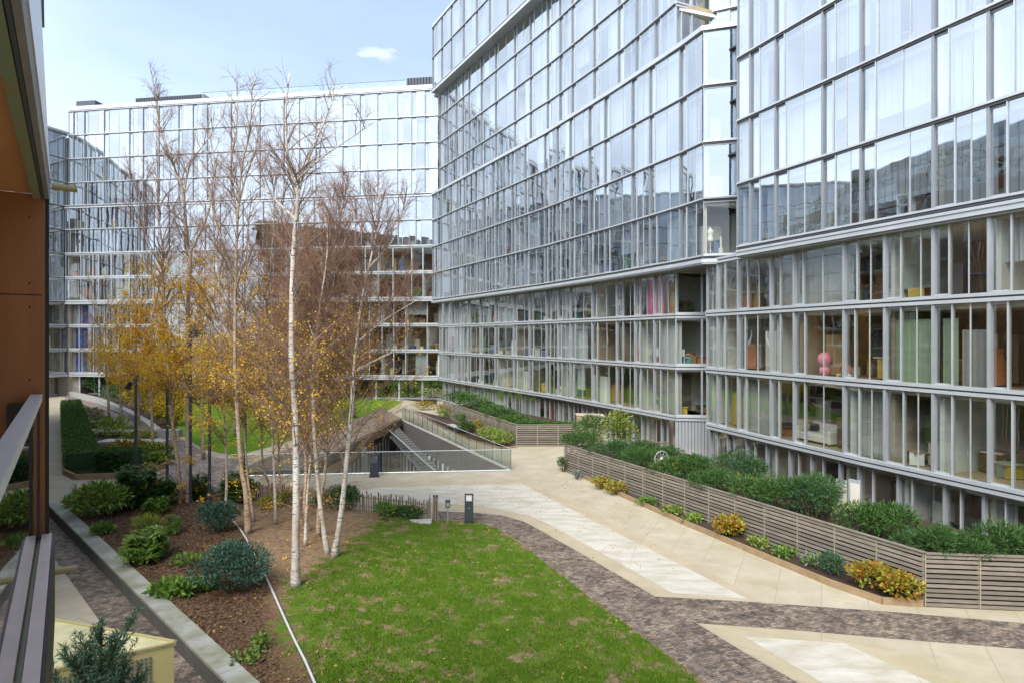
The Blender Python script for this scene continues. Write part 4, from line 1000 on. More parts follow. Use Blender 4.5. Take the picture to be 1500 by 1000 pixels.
def shrub(name, label, base, rx, ry, h, material, n, ln, wd, cat='shrub', group=None, nl=9, up=.35, spread=.6, mat2=None, frac2=.0, stems=5, shell=.55):
    PLN[0] += 1; g = np.random.default_rng(PLN[0] * 13 + 5); b = Vector(base)
    root = empty(name, b, label, cat, group)
    lumps = lumpy((b.x, b.y, b.z + h * .52), (rx, ry, h * .5), nl, g)
    P, d = cloud_pts(n, lumps, g, shell); ok = P[:, 2] > b.z + .01; P, d = P[ok], d[ok]
    Dr = d + g.normal(size=P.shape) * spread; Dr[:, 2] += up; Dr /= np.linalg.norm(Dr, axis=1, keepdims=True)
    k = int(len(P) * (1 - frac2)); V = leaf_quads(P[:k], Dr[:k], ln, wd, g); np_mesh('leaves', V, np.arange(len(V)).reshape(-1, 4), material, root)
    if mat2 is not None and k < len(P): V = leaf_quads(P[k:] + d[k:] * .03, Dr[k:], ln, wd, g); np_mesh('coloured_leaves_and_flowers', V, np.arange(len(V)).reshape(-1, 4), mat2, root)  # pale flowers where the flower material is used, coloured leaves otherwise
    mb = MB()
    for i in range(stems):
        an = 6.283 * i / stems; mb.tube([b + Vector((math.cos(an) * .05, math.sin(an) * .05, -.05)), b + Vector((math.cos(an) * rx * .35, math.sin(an) * ry * .35, h * .45)), b + Vector((math.cos(an) * rx * .6, math.sin(an) * ry * .6, h * .75))], [.025, .016, .008], 5, STEM)
    mb.build('stems', root); return root
def fern(name, label, base, rad, h, nf, material, cat='fern', group=None, seg=17, mat2=None):
    PLN[0] += 1; g = np.random.default_rng(PLN[0] * 17 + 3); b = np.array(base); root = empty(name, Vector(base), label, cat, group)
    P, D, LN = [], [], []
    for i in range(nf):
        an = g.uniform(0, 6.283); el = g.uniform(.3, 1.5); Lf = rad * g.uniform(.7, 1.15); hd = np.array([math.cos(an), math.sin(an), 0]); sd = np.array([-math.sin(an), math.cos(an), 0])
        for k in range(1, seg):
            t = k / seg; p = b + hd * Lf * t * (.5 + .4 * max(0, 1 - el)) + np.array([0, 0, h * (el * .8 + .2) * (1.9 * t - 1.1 * t * t)])
            for s in (-1, 1):
                P.append(p); D.append(sd * s + hd * .55 + np.array([0, 0, .1])); LN.append(Lf * .30 * (math.sin(math.pi * min(1, t * .9 + .12)) + .12))
    P = np.array(P); D = np.array(D) + g.normal(size=(len(P), 3)) * .34 + np.array([0, 0, -.22]); D /= np.linalg.norm(D, axis=1, keepdims=True); LN = np.array(LN)[:, None]
    sd = np.cross(D, np.array([0, 0, 1.0])); sd /= np.linalg.norm(sd, axis=1, keepdims=True) + 1e-9; w_ = LN * .15
    V = np.stack([P, P + D * LN * .5 - sd * w_, P + D * LN, P + D * LN * .5 + sd * w_], 1).reshape(-1, 3)
    np_mesh('fronds', V, np.arange(len(V)).reshape(-1, 4), material, root); return root
def BP(px, py):
    x, y = G(px, py, .12); z = hz(x, y); x, y = G(px, py, z); return (x, y, hz(x, y))

# front bed
shrub('yew_bush', 'large round dark blue green bush beside the edging strip in the mulch', BP(338, 868), 1.02, .95, 1.45, BLUE, 5200, .13, .035, nl=14, up=.3)
shrub('yew_bush', 'smaller dark blue green bush at the foot of the lamp post with the black floodlight', BP(319, 781), .78, .72, 1.12, BLUE, 3400, .13, .035, nl=10)
fern('fern', 'broad bright green fern clump in the middle of the mulch near the kerb wall', BP(212, 822), 1.15, .85, 75, FERN)
fern('fern', 'small fern at the foot of the large blue green bush', BP(308, 862), .55, .4, 22, FERN)
fern('fern', 'upright fern in the mulch between the kerb wall and the blue green bushes', BP(252, 782), .55, .6, 28, FERN)
shrub('leafy_plant', 'low bright green leafy plant by the kerb wall, nearest the large blue green bush', BP(258, 872), .62, .5, .38, FERN, 420, .22, .11, 'plant', up=.6, nl=5, stems=3)
shrub('leafy_plant', 'small grey green tuft close to the inner edge of the kerb wall', BP(150, 782), .45, .4, .35, FERN, 260, .2, .08, 'plant', up=.6, nl=4, stems=3)
shrub('leafy_plant', 'yellow green tussock in the mulch behind the broad fern', BP(211, 778), .5, .45, .55, LIME, 420, .3, .03, 'plant', up=1.1, nl=5, stems=3)
shrub('leafy_plant', 'small bright sprouting plant low in the mulch near the edging strip', BP(384, 948), .22, .2, .3, FERN, 70, .16, .07, 'plant', up=.8, nl=3, stems=2)
shrub('leafy_plant', 'little green weed patch in the mulch at the bottom of the bed', BP(356, 970), .4, .35, .22, FERN, 120, .12, .06, 'plant', up=.6, nl=4, stems=2)
shrub('leafy_plant', 'pale green weed patch in the mulch left of the large blue green bush', BP(273, 825), .5, .4, .3, FERN, 150, .15, .07, 'plant', up=.6, nl=4, stems=2)
shrub('skimmia_bush', 'yellow and green variegated bush at the far corner of the kerb wall', BP(140, 758), 1.05, .95, 1.4, FERN, 2000, .24, .075, mat2=LIME, frac2=.3, nl=11)
fern('fern', 'tall dark fern clump behind the variegated bush', BP(200, 742), 1.5, 1.55, 100, mat('dark_fern', (.032, .095, .016), .6, island=.8, color2=(.09, .18, .025), transl=.25))
fern('fern', 'dark fern clump beside the pair of birch stems', BP(237, 738), 1.2, 1.15, 70, MATS['dark_fern'])
fern('fern', 'low dark fern clump in front of the tall ferns', BP(228, 752), .9, .55, 45, FERN)
fern('fern', 'spiky fern clump just left of the middle lamp post', BP(292, 730), 1.0, 1.0, 45, MATS['dark_fern'])
fern('fern', 'dark fern clump by the left end of the picket fence', BP(350, 735), 1.3, 1.15, 80, MATS['dark_fern'])
shrub('yew_bush', 'dark green bush behind the picket fence among the birch stems', (*G(503, 752), 0), .95, .8, 1.25, YEW, 2600, .14, .04)
shrub('yew_bush', 'low green bush seen through the right end of the picket fence', (*G(595, 760), 0), .9, .6, .6, BOX, 1400, .12, .04)
for i, (px, py) in enumerate(((470, 742), (560, 757), (420, 738), (395, 745))):
    shrub('leafy_plant', ['small green tuft at the foot of the leaning birch', 'small grassy tuft by the pickets near the pale cover plate', 'yellowing tuft at the foot of the slim birches', 'yellow leaved tuft just left of the white barked birch'][i], BP(px, py), .45, .4, .5, [FERN, FERN, YGRN, YGRN][i], 260, .25, .05, 'plant', up=.9, nl=4, stems=3)

# evergreens behind the long slat fence
def on_fence(px, off):
    k = (px - CX) / FPX; a = F0 + fn * off; t = (k * a.y - a.x) / (fd.x - k * fd.y); return a + fd * t
ev = [(852, .9, 628, 1.3), (893, 1.0, 642, 1.2), (935, 1.0, 652, 1.3), (985, .9, 668, 1.1), (1018, 1.8, 664, 1.2), (1075, 2.4, 658, 1.5), (1050, .8, 683, 1.1), (1100, .8, 690, 1.2), (1150, 1.0, 692, 1.25), (1190, 1.0, 690, 1.15), (1200, 2.2, 690, 1.0), (1262, 1.0, 730, 1.0), (1300, 1.4, 733, 1.1), (1340, .8, 772, .7)]
evl = ['first from the far end of the long fence', 'second from the far end of the long fence', 'third from the far end of the long fence', 'just in front of the pale wheel ornament', 'with a clipped top right of the pale wheel ornament', 'broad and clipped, standing back near the glass', 'low and close behind the middle of the long fence', 'mid height, midway along the long fence', 'tall and bushy, midway along the long fence', 'bushy with reddish tips by the pale door panels', 'standing back against the glass near the pale door panels', 'right of the pale door panels', 'tallest near the bend of the long fence', 'small and close to the bend of the long fence']
for i, (px, off_, ty, wr) in enumerate(ev):
    p = on_fence(px, off_); top = EYE - (ty - CY) / FPX * p.y; h = max(.5, (top - 1.05) * (.92 if off_ < 1.5 else 1))
    shrub('evergreen_bush', 'dark feathery evergreen bush, ' + evl[i], (p.x, p.y, 1.05), wr * .93, wr * .75, h, YEW, int(2300 * wr), .17, .035, group='evergreens behind the long slat fence', nl=13, up=.55, spread=.55, mat2=[BOX, BLUE, BOX, YGRN][i % 4], frac2=[.3, .2, .25, .07][i % 4])
for i, (px, ty) in enumerate(((1375, 770), (1418, 776), (1458, 762), (1497, 770))):
    p = F1.lerp(F2, .06 + .24 * i) + Vector((0, .55)); p = Vector(((px - CX) / FPX * 17.7, 17.7)); h = EYE - (ty - CY) / FPX * 17.7 - 1.05
    shrub('evergreen_bush', ['feathery evergreen just past the bend in the fence', 'low feathery evergreen behind the right hand fence panel', 'taller loose evergreen towards the right edge', 'evergreen cut off by the right edge of the picture'][i], (p.x, p.y, 1.05), .75, .55, h, YEW, 2300, .16, .03, group='evergreens behind the long slat fence', nl=12, up=.7, spread=.5)
# climbing shrub and pot planting near the entrance
p = on_fence(905, 3.2); shrub('loose_shrub', 'loose yellow green shrub with arching stems in front of the building entrance', (p.x, p.y, 1.05), 1.1, .9, 2.3, YGRN, 900, .2, .09, nl=8, stems=8, mat2=FERN, frac2=.4)
p = on_fence(868, 4.0); shrub('evergreen_bush', 'rounded evergreen beside the loose yellow green shrub', (p.x, p.y, 1.05), 1.3, 1.0, 1.6, BOX, 2600, .15, .05)
p = on_fence(985, 3.4); shrub('evergreen_bush', 'small dark evergreen by the metal cladding of the building corner', (p.x, p.y, 1.05), .9, .7, .95, YEW, 1500, .15, .05)
p = on_fence(940, 3.0); shrub('evergreen_bush', 'dark spreading evergreen between the loose shrub and the cladding', (p.x, p.y, 1.05), 1.1, .8, .95, YEW, 1700, .15, .05)
# hedges behind the farther fence
qd = (Q1 - Q0).normalized(); qn = Vector((-qd.y, qd.x)); qn = qn if qn.x > 0 else -qn
for i, (s, o_, r_, h) in enumerate(((.04, 1.2, 1.5, 1.5), (.2, 1.3, 1.5, 1.55), (.36, 1.3, 1.4, 1.2), (.52, 1.5, 1.6, 1.0), (.68, 1.4, 1.6, .95), (.82, 1.3, 1.5, .7), (.95, 1.5, 1.3, .6))):
    p = Q0 + qd * (Q1 - Q0).length * s + qn * o_; pos = ['at the far end', 'second from the far end', 'third from the far end', 'in the middle', 'just past the middle', 'next to the near corner', 'in the near corner'][i]
    shrub('hedge_bush', 'clipped green bush behind the farther slat fence, ' + pos, (p.x, p.y, 1.05), r_, 1.0, h, BOX if i % 2 else YEW, 1500, .18, .06, group='bushes behind the farther slat fence', nl=9)
for i, s in enumerate((.2, .5, .82)):
    p = Q1.lerp(Q2, s) + Vector((0, 1.0)); shrub('hedge_bush', 'low clipped bush above the short slat fence, ' + ['left end', 'middle', 'right end'][i], (p.x, p.y, 1.05), 1.0, .7, .55, BOX, 1300, .14, .05, group='bushes behind the farther slat fence', nl=7)
# flower strip below the farther fence
fl = [(633, 588, 1.7, 1.7, FERN, PINKF, 'pale flowering bush at the far end of the strip beside the bench'), (618, 600, 1.2, .8, YGRN, ORANGE, 'reddish low plant at the far tip of the strip beside the bench'), (660, 613, 1.3, 1.0, FERN, YGRN, 'spreading green plant behind the bench'),
      (680, 622, 1.0, 1.0, YEW, FERN, 'dark green mound just right of the bench'), (700, 632, 1.1, .9, YGRN, ORANGE, 'yellow orange plant midway along the strip'), (683, 634, .6, .9, YEW, YEW, 'small round dark bush beside the bench'), (716, 645, 1.1, 1.0, LIME, FERN, 'lime green plant below the farther fence'),
      (738, 652, 1.0, .95, LIME, FERN, 'bright green arching plant at the near corner of the farther fence'), (645, 604, 1.1, .8, ORANGE, YGRN, 'rusty plant at the foot of the farther fence')]
for px, py, r_, h, m1, m2, lb in fl: shrub('border_plant', lb, (*G(px, py), .06), r_, r_ * .8, h, m1, 700, .2, .07, 'plant', mat2=m2, frac2=.4, nl=7, group='plants in the strip beside the bench')
# flower strip below the long fence
def on_strip(px, off_=-.32): return on_fence(px, off_)
st = [(845, .32, .40, GREY, GREY, 220, .1, .05, 'silvery low plant at the far end of the long fence'), (882, .62, .55, LIME, ORANGE, 520, .14, .07, 'lime and orange hydrangea far along the long fence'), (905, .6, .5, ORANGE, LIME, 480, .14, .07, 'orange leaved hydrangea beside the lime one'),
      (950, .55, .25, FERN, FERN, 260, .14, .06, 'low green ground plant below the far part of the long fence'), (985, .55, .28, FERN, LIME, 280, .14, .06, 'low green ground plant nearer along the strip'), (1015, .5, .28, LIME, FERN, 280, .14, .06, 'pale leaved low plant left of the orange hydrangea'),
      (1070, .72, .78, ORANGE, YGRN, 900, .14, .08, 'orange and green hydrangea midway along the long fence'), (1110, .45, .25, LIME, FERN, 220, .13, .06, 'small pale plant right of the middle hydrangea'), (1150, .45, .3, FERN, FERN, 240, .13, .06, 'small green plant in the bare part of the strip'),
      (1195, .38, .4, FERN, GREY, 260, .13, .06, 'grey green plant in the near part of the strip'), (1222, .40, .72, YEW, BLUE, 800, .12, .03, 'small dark conifer left of the nearest hydrangea'), (1278, .80, .85, ORANGE, YGRN, 1100, .14, .08, 'large orange and green hydrangea nearest along the long fence'), (1322, .65, .8, YGRN, ORANGE, 900, .14, .08, 'yellowing hydrangea at the near end of the strip')]
for px, r_, h, m1, m2, n, ln, w2, lb in st:
    p = on_strip(px, -.42); shrub('border_plant', lb, (p.x, p.y, .10), r_, .42, h, m1, n, ln, w2, 'plant', mat2=m2, frac2=.45, nl=7, up=.3, group='plants in the strip below the long fence')
x, y = G(826, 690); shrub('round_bush', 'small round dark bush at the far corner of the long fence', (x, y, 0), .42, .42, .85, YEW, 1100, .10, .035)

# box hedge, planted beds and stone slabs on the far left
def hedge(label, a, b, wd, h, material, n):
    a, b = Vector(a), Vector(b); d = (b - a).normalized(); nrm = Vector((-d.y, d.x)); Ln = (b - a).length; PLN[0] += 1; g = np.random.default_rng(PLN[0])
    root = empty('clipped_hedge', (a.x, a.y, 0), label, 'hedge'); u = g.uniform(0, Ln, n); face = g.integers(0, 4, n); v = g.uniform(-.5, .5, n) * wd; z = g.uniform(.03, 1, n) * h
    f0 = face == 0; z[face >= 2] = h; v[f0] = -.5 * wd; v[face == 1] = .5 * wd
    P = np.stack([a.x + d.x * u + nrm.x * v, a.y + d.y * u + nrm.y * v, z], 1) + g.normal(size=(n, 3)) * .04
    D = np.zeros((n, 3)); D[f0] = [-nrm.x, -nrm.y, .3]; D[face == 1] = [nrm.x, nrm.y, .3]; D[face >= 2] = [0, 0, 1]; D += g.normal(size=(n, 3)) * .5; D /= np.linalg.norm(D, axis=1, keepdims=True)
    V = leaf_quads(P, D, .12, .06, g); np_mesh('leaves', V, np.arange(len(V)).reshape(-1, 4), material, root)
    mb = MB(); q = [a - nrm * (wd / 2 - .06), b - nrm * (wd / 2 - .06), b + nrm * (wd / 2 - .06), a + nrm * (wd / 2 - .06)]; mb.prism([tuple(v_) for v_ in q], 0, h - .06, mat('hedge_core', (.022, .05, .012), .9, var=.6, vscale=8)); mb.build('branches', root)
HC = Vector(G(97, 694)); hdv = Vector((-.595, .803))
hin = Vector((.803, .595))
hedge('long clipped box hedge running back along the left edge beside the flower beds', HC + hin * .75, HC + hin * .75 + hdv * 36, 1.5, 1.15, BOX, 16000)
HR = Vector(G(190, 693)); hedge('short clipped box hedge across the front of the left flower beds', HC + Vector((1.5, .62)), HR + Vector((0, .62)), 1.25, 1.15, YEW, 6000)
edging('timber edging round the clipped hedge and beds on the left', [tuple(HC - hin * .1 + hdv * 36), tuple(HC - hin * .1)] + pp((110, 702), (190, 700), (232, 689), (246, 682)), .30, .1)
poly_sheet('soil', [tuple(HC + hdv * 30), tuple(HC)] + pp((190, 698), (230, 688), (244, 680), (238, 662), (215, 640), (120, 592)), .12, SOIL)
for i, (x0, x1, y) in enumerate(((150, 246, 655), (126, 200, 639), (108, 165, 624))):
    a, b = G(x0, y), G(x1, y); mb = MB(); c = ((a[0] + b[0]) / 2, (a[1] + b[1]) / 2)
    for sgn in (-1, 1): mb.box((c[0] + sgn * (b[0] - a[0]) * .36, c[1], .22), (.5, .9, .36), CONC)
    mb.box((c[0], c[1], .46), (b[0] - a[0], 1.2, .12), mat('pale_stone_slab', (.52, .51, .48), .8, var=.4, vscale=1)); tag(mb.build('stone_bench'), ['pale stone slab bench in the left beds, nearest of the three', 'pale stone slab bench in the left beds, middle of the three', 'pale stone slab bench in the left beds, farthest of the three'][i], 'bench')
for i, (px, py, r_, h, m1, m2, lb) in enumerate(((130, 615, 2.2, 1.0, YGRN, PINKF, 'pale mixed plants behind the farthest stone slab'), (150, 628, 2.0, .8, LIME, FERN, 'lime plants between the far and middle stone slabs'), (175, 640, 1.9, .8, YGRN, FERN, 'yellow green plants between the middle and near stone slabs'),
        (185, 664, 1.6, .7, YGRN, ORANGE, 'yellow plants in front of the nearest stone slab'), (218, 672, 1.5, .8, FERN, LIME, 'green leafy plants at the rounded end of the left beds'), (232, 680, 1.0, .55, FERN, FERN, 'low green plants by the timber edging of the left beds'), (205, 650, 1.5, .7, FERN, YGRN, 'green plants right of the middle stone slab'))):
    shrub('border_plant', lb, (*G(px, py), .12), r_, r_ * .7, h, m1, 700, .26, .10, 'plant', mat2=m2, frac2=.4, nl=7, group='plants in the left beds')
# low curving concrete wall behind the path, planting above it
mb = MB(); W = [Vector(q) for q in pp((96, 578), (142, 590), (180, 607), (212, 627), (226, 640), (262, 640))]
for i in range(len(W) - 1):
    a, b = W[i], W[i + 1]; d = (b - a).normalized(); n = Vector((-d.y, d.x)) * .55; mb.prism([tuple(a), tuple(b), tuple(b + n), tuple(a + n)], 0, .55, CONC)
tag(mb.build('low_wall'), 'low grey curving concrete wall beside the pink brick path', 'wall')
bsh = [(120, 573, 2.2, 1.3, FERN), (150, 578, 2.6, 2.6, YEW), (180, 590, 2.4, 2.4, YEW), (205, 600, 2.6, 2.9, YGRN), (232, 612, 2.4, 2.6, YGRN), (252, 622, 1.9, 2.2, YGRN), (280, 592, 2.4, 2.0, YEW), (330, 588, 2.8, 2.2, YEW), (385, 587, 2.6, 2.0, YEW), (440, 587, 2.6, 1.8, YGRN), (490, 586, 2.6, 2.0, YEW)]
bl = ['low green plant above the far end of the curving wall', 'dark bush above the far part of the curving wall', 'dark bush above the middle of the curving wall', 'yellow and green autumn bush above the curving wall', 'yellow leaved bush above the near part of the curving wall', 'yellow leaved bush at the near end of the curving wall', 'dark bush at the back left corner of the bright lawn', 'dark bush behind the bright lawn, left part', 'dark bush behind the bright lawn, middle part', 'yellowing bush behind the bright lawn', 'dark bush behind the bright lawn, right part']
for (px, py, r_, h, m1), lb in zip(bsh, bl): shrub('garden_bush', lb, (*G(px, py), .02), r_, r_ * .8, h, m1, 1500, .30, .13, mat2=AUT if m1 is YGRN else None, frac2=.5 if m1 is YGRN else 0, group='bushes at the back of the garden', nl=10)
for i, px in enumerate((525, 552, 580, 606, 630)):
    shrub('beech_hedge', ['rust brown bush below the far block, leftmost', 'rust brown bush below the far block, second from left', 'rust brown bush below the far block, middle', 'rust brown bush below the far block, second from right', 'rust brown bush below the far block, by the building corner'][i], (*G(px, 583), .02), 2.3, 1.4, 1.9 - .1 * i, REDB, 1500, .28, .12, mat2=FERN, frac2=.25, group='rust brown bushes below the far block')

# ================================================================== BIRCHES
def bark_mat(name, light, tint, dark):
    m = bpy.data.materials.new(name); m.use_nodes = True; t = m.node_tree; N = t.nodes; K = t.links.new; b = N['Principled BSDF']; b.inputs['Roughness'].default_value = .8; b.inputs['Specular IOR Level'].default_value = .2
    co = N.new('ShaderNodeTexCoord')
    def noise(sc, s, d=6):
        mp_ = N.new('ShaderNodeMapping'); mp_.inputs['Scale'].default_value = sc; K(co.outputs['Object'], mp_.inputs['Vector']); n = N.new('ShaderNodeTexNoise'); n.inputs['Scale'].default_value = s; n.inputs['Detail'].default_value = d; n.inputs['Roughness'].default_value = .65; K(mp_.outputs['Vector'], n.inputs['Vector']); return n.outputs['Fac']
    def rng(v, a, b_, hi=1):
        n = N.new('ShaderNodeMapRange'); n.inputs['From Min'].default_value = a; n.inputs['From Max'].default_value = b_; n.inputs['To Max'].default_value = hi; K(v, n.inputs['Value']); return n.outputs['Result']
    x1 = N.new('ShaderNodeMixRGB'); x1.inputs['Color1'].default_value = (*light, 1); x1.inputs['Color2'].default_value = (*tint, 1); K(rng(noise((1, 1, .5), 2.2), .4, .65), x1.inputs['Fac'])
    x2 = N.new('ShaderNodeMixRGB'); K(x1.outputs[0], x2.inputs['Color1']); x2.inputs['Color2'].default_value = (*dark, 1); K(rng(noise((2.2, 2.2, 11), 1.9), .55, .62, .92), x2.inputs['Fac'])
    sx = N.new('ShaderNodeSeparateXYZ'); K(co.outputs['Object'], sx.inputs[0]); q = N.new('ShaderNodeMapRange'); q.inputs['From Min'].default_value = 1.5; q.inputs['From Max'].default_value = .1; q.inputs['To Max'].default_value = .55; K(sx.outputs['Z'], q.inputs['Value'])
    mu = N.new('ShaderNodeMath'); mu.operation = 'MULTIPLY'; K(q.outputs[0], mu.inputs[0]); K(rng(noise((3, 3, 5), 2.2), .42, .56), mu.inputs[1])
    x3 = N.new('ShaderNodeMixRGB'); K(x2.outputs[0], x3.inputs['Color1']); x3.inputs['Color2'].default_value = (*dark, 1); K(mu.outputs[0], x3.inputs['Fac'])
    K(x3.outputs[0], b.inputs['Base Color'])
    return m
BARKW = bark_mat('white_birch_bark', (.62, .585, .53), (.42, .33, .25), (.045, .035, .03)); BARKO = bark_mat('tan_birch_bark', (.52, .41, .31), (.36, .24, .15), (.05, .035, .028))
TWIG = mat('birch_twig', (.20, .105, .07), .85, island=.8, color2=(.36, .225, .145), spec=.1); LIMB = mat('birch_limb', (.24, .175, .13), .85, var=.6, vscale=4, color2=(.13, .09, .07))
def np_twigs(name, A, Bm, C, ra, rb, rc, material, parent):
    A, Bm, C = (np.asarray(q, np.float32) for q in (A, Bm, C)); n = len(A); t = C - A; t /= np.linalg.norm(t, axis=1, keepdims=True) + 1e-9
    ref = np.tile(np.array([[.3, .5, .81]], np.float32), (n, 1)); u = np.cross(t, ref); u /= np.linalg.norm(u, axis=1, keepdims=True) + 1e-9; w_ = np.cross(t, u); R = []
    for P, r in ((A, ra), (Bm, rb), (C, rc)):
        r = np.asarray(r, np.float32).reshape(-1, 1)
        for k in range(3):
            an = 2.0944 * k; R.append(P + (u * math.cos(an) + w_ * math.sin(an)) * r)
    V = np.stack(R, 1).reshape(-1, 3); base = (np.arange(n) * 9)[:, None]; F = []
    for s in range(2):
        for k in range(3): F.append(np.concatenate([base + s * 3 + k, base + s * 3 + (k + 1) % 3, base + s * 3 + 3 + (k + 1) % 3, base + s * 3 + 3 + k], 1))
    return np_mesh(name, V, np.concatenate(F, 0), material, parent)
TREEN = [0]
def smooth_line(P, k=4):
    out = []
    for i in range(len(P) - 1):
        p0, p1, p2, p3 = P[max(i - 1, 0)], P[i], P[i + 1], P[min(i + 2, len(P) - 1)]
        for j in range(k):
            t = j / k; out.append(.5 * ((2 * p1) + (p2 - p0) * t + (2 * p0 - 5 * p1 + 4 * p2 - p3) * t * t + (3 * p1 - p0 - 3 * p2 + p3) * t ** 3))
    out.append(P[-1]); return out
def birch(label, base, trunk, limbs=(), r0=.12, nb=55, zmin=3.0, leaves=0, lz=(2, 11), lm=AUT, bark=BARKW, tw=7, spread=1.0, d=None, low=None):
    r0 *= .86; TREEN[0] += 1; g = np.random.default_rng(TREEN[0] * 31 + 1); r = random.Random(TREEN[0] * 7 + 2)
    bx, by, bz = BP(*base) if d is None else (*G(*base), .02)
    B0 = Vector((bx, by, bz - .05)); root = empty('birch_tree', (bx, by, bz), label, 'tree', 'birches in the garden')
    lean = r.uniform(-.06, .06)
    def P3(px, py, k): return at(px, py, by + lean * k * 3 + r.uniform(-.12, .12))
    T_ = [B0] + [P3(px, py, i) for i, (px, py) in enumerate(trunk)]; T_ = smooth_line(T_); n = len(T_)
    zt = max(p.z for p in T_); mb = MB()
    rad = [r0 * (1 - .90 * (i / (n - 1)) ** .9) * (1 + .35 * max(0, 1 - i / 3)) + .006 for i in range(n)]; mb.tube(T_, rad, 9, bark)
    mb.build('trunk', root, smooth=True); lines = [(T_, rad)]; lm_ = MB()
    for lb in limbs:
        q = [P3(px, py, 3) for px, py in lb]; q0 = min(T_, key=lambda p: (p - q[0]).length); q[0] = q0.copy()
        for i in range(1, len(q)): q[i].y += (TREEN[0] % 3 - 1) * .12 * i
        q = smooth_line(q); i0 = min(range(n), key=lambda i: (T_[i] - q0).length); rr = [rad[i0] * .8 * (1 - .88 * i / (len(q) - 1)) + .005 for i in range(len(q))]; lm_.tube(q, rr, 7, bark); lines.append((q, rr)); zt = max(zt, max(p.z for p in q))
    A, Bm, C, ra, rb, rc = [], [], [], [], [], []; LP_, LD_ = [], []; lens = [sum((q[i + 1] - q[i]).length for i in range(len(q) - 1)) for q, _ in lines]
    def seg(a, b, c, r1): A.append(a); Bm.append(b); C.append(c); ra.append(r1); rb.append(r1 * .75); rc.append(r1 * .4)
    for _ in range(nb):
        k = r.choices(range(len(lines)), lens)[0]; q, rr = lines[k]
        for _try in range(20):
            f = r.random() ** 1.2; i = min(int(f * (len(q) - 1)), len(q) - 2); p = q[i].lerp(q[i + 1], r.random())
            if p.z > zmin: break
        else: continue
        hh = (zt - p.z) / zt; Lb = (.5 + 5.2 * hh * (1 - .55 * hh)) * r.uniform(.45, 1.0) * spread; Lb = min(Lb * 1.12, 4.2)
        an = r.uniform(0, 6.283); el = R_(r.uniform(36, 62) + 16 * (1 - hh)); D = Vector((math.cos(an) * math.cos(el), math.sin(an) * math.cos(el), math.sin(el)))
        pts = []; ns = 6; wob = Vector((r.uniform(-.2, .2), r.uniform(-.2, .2), 0))
        for s in range(ns + 1):
            t = s / ns; pts.append(p + D * Lb * t + wob * Lb * t * t * .6 + Vector((0, 0, -1)) * Lb * .14 * t ** 2.2)
        rbk = min(rr[i] * .5, .015) ; lm_.tube(pts, [rbk * (1 - .8 * s / ns) + .003 for s in range(ns + 1)], 4, LIMB, cap=False)
        for _t in range(max(2, int(tw * 0.95 * Lb))):
            t = r.uniform(.12, 1); s = min(int(t * ns), ns - 1); p0 = pts[s].lerp(pts[s + 1], t * ns - s); d0 = (pts[s + 1] - pts[s]).normalized()
            def rv(x): return Vector((r.gauss(0, x), r.gauss(0, x), r.gauss(0, x)))
            Lt = r.uniform(.35, .95) * (1.15 - .5 * t) * min(1.2, .5 + Lb * .35); d1 = (d0 + rv(.42)).normalized(); m_ = p0 + d1 * Lt * .5; c = p0 + d1 * Lt + Vector((0, 0, -.10 * Lt)) + rv(.03)
            seg(p0, m_, c, .0050); ends = [(p0, m_, c)]
            for _s in range(3):
                k2 = r.random(); p1 = p0.lerp(c, .25 + .75 * k2); d2 = (d1 + rv(.5)).normalized(); L2 = r.uniform(.2, .6) * .8; m2 = p1 + d2 * L2 * .5; c2 = p1 + d2 * L2 + Vector((0, 0, -.14 * L2)); seg(p1, m2, c2, .0034); ends.append((p1, m2, c2))
            for e in ends:
                if lz[0] < e[2].z < lz[1] and r.random() < min(1, .12 + 1.1 * ((lz[1] - e[2].z) / (lz[1] - lz[0])) ** .8): LP_ += [e[1], e[2], e[1].lerp(e[2], .5)]
    if low:
        for _ in range(low):          # thin drooping leafy shoots on the lower stem
            f = r.uniform(.04, .3); i = int(f * (n - 1)); p = T_[i].copy(); an = r.uniform(0, 6.283); Lb = r.uniform(.5, 1.6); D = Vector((math.cos(an), math.sin(an), r.uniform(-.1, .5))); m_ = p + D * Lb * .5 + Vector((0, 0, .08)); c = p + D * Lb; seg(p, m_, c, .007)
            for _s in range(5):
                p1 = m_.lerp(c, r.random()); c2 = p1 + Vector((r.gauss(0, .2), r.gauss(0, .2), r.gauss(-.05, .12))); seg(p1, p1.lerp(c2, .5), c2, .0045); LP_ += [c2, p1.lerp(c2, .5)]
    cr_ = lm_.build('crown', root)
    if A: np_twigs('twigs', A, Bm, C, ra, rb, rc, TWIG, cr_)
    leaves = int(leaves * 1.75)
    if leaves and LP_:
        idx = g.integers(0, len(LP_), leaves); P = np.array([LP_[i] for i in idx], float) + g.normal(size=(leaves, 3)) * .05
        D = g.normal(size=(leaves, 3)); D[:, 2] -= .9; D /= np.linalg.norm(D, axis=1, keepdims=True); V = leaf_quads(P, D, .080 * float(np.clip(by / 32, .85, 1.25)), .058 * float(np.clip(by / 32, .85, 1.25)), g)
        np_mesh('leaves', V, np.arange(len(V)).reshape(-1, 4), lm, cr_)
    return root
birch('white barked birch standing alone in front, forking high up into two upright limbs', (433, 856), [(433, 800), (434, 720), (432, 598), (427, 533), (428, 414), (432, 336), (436, 288), (424, 246), (418, 176), (424, 108)],
      [[(436, 288), (446, 253), (462, 208), (485, 154), (491, 113)], [(446, 262), (470, 232), (501, 211), (549, 179)], [(436, 320), (405, 295), (372, 262)]], .135, 100, 3.6, 700, (1.5, 9), tw=8, low=22)
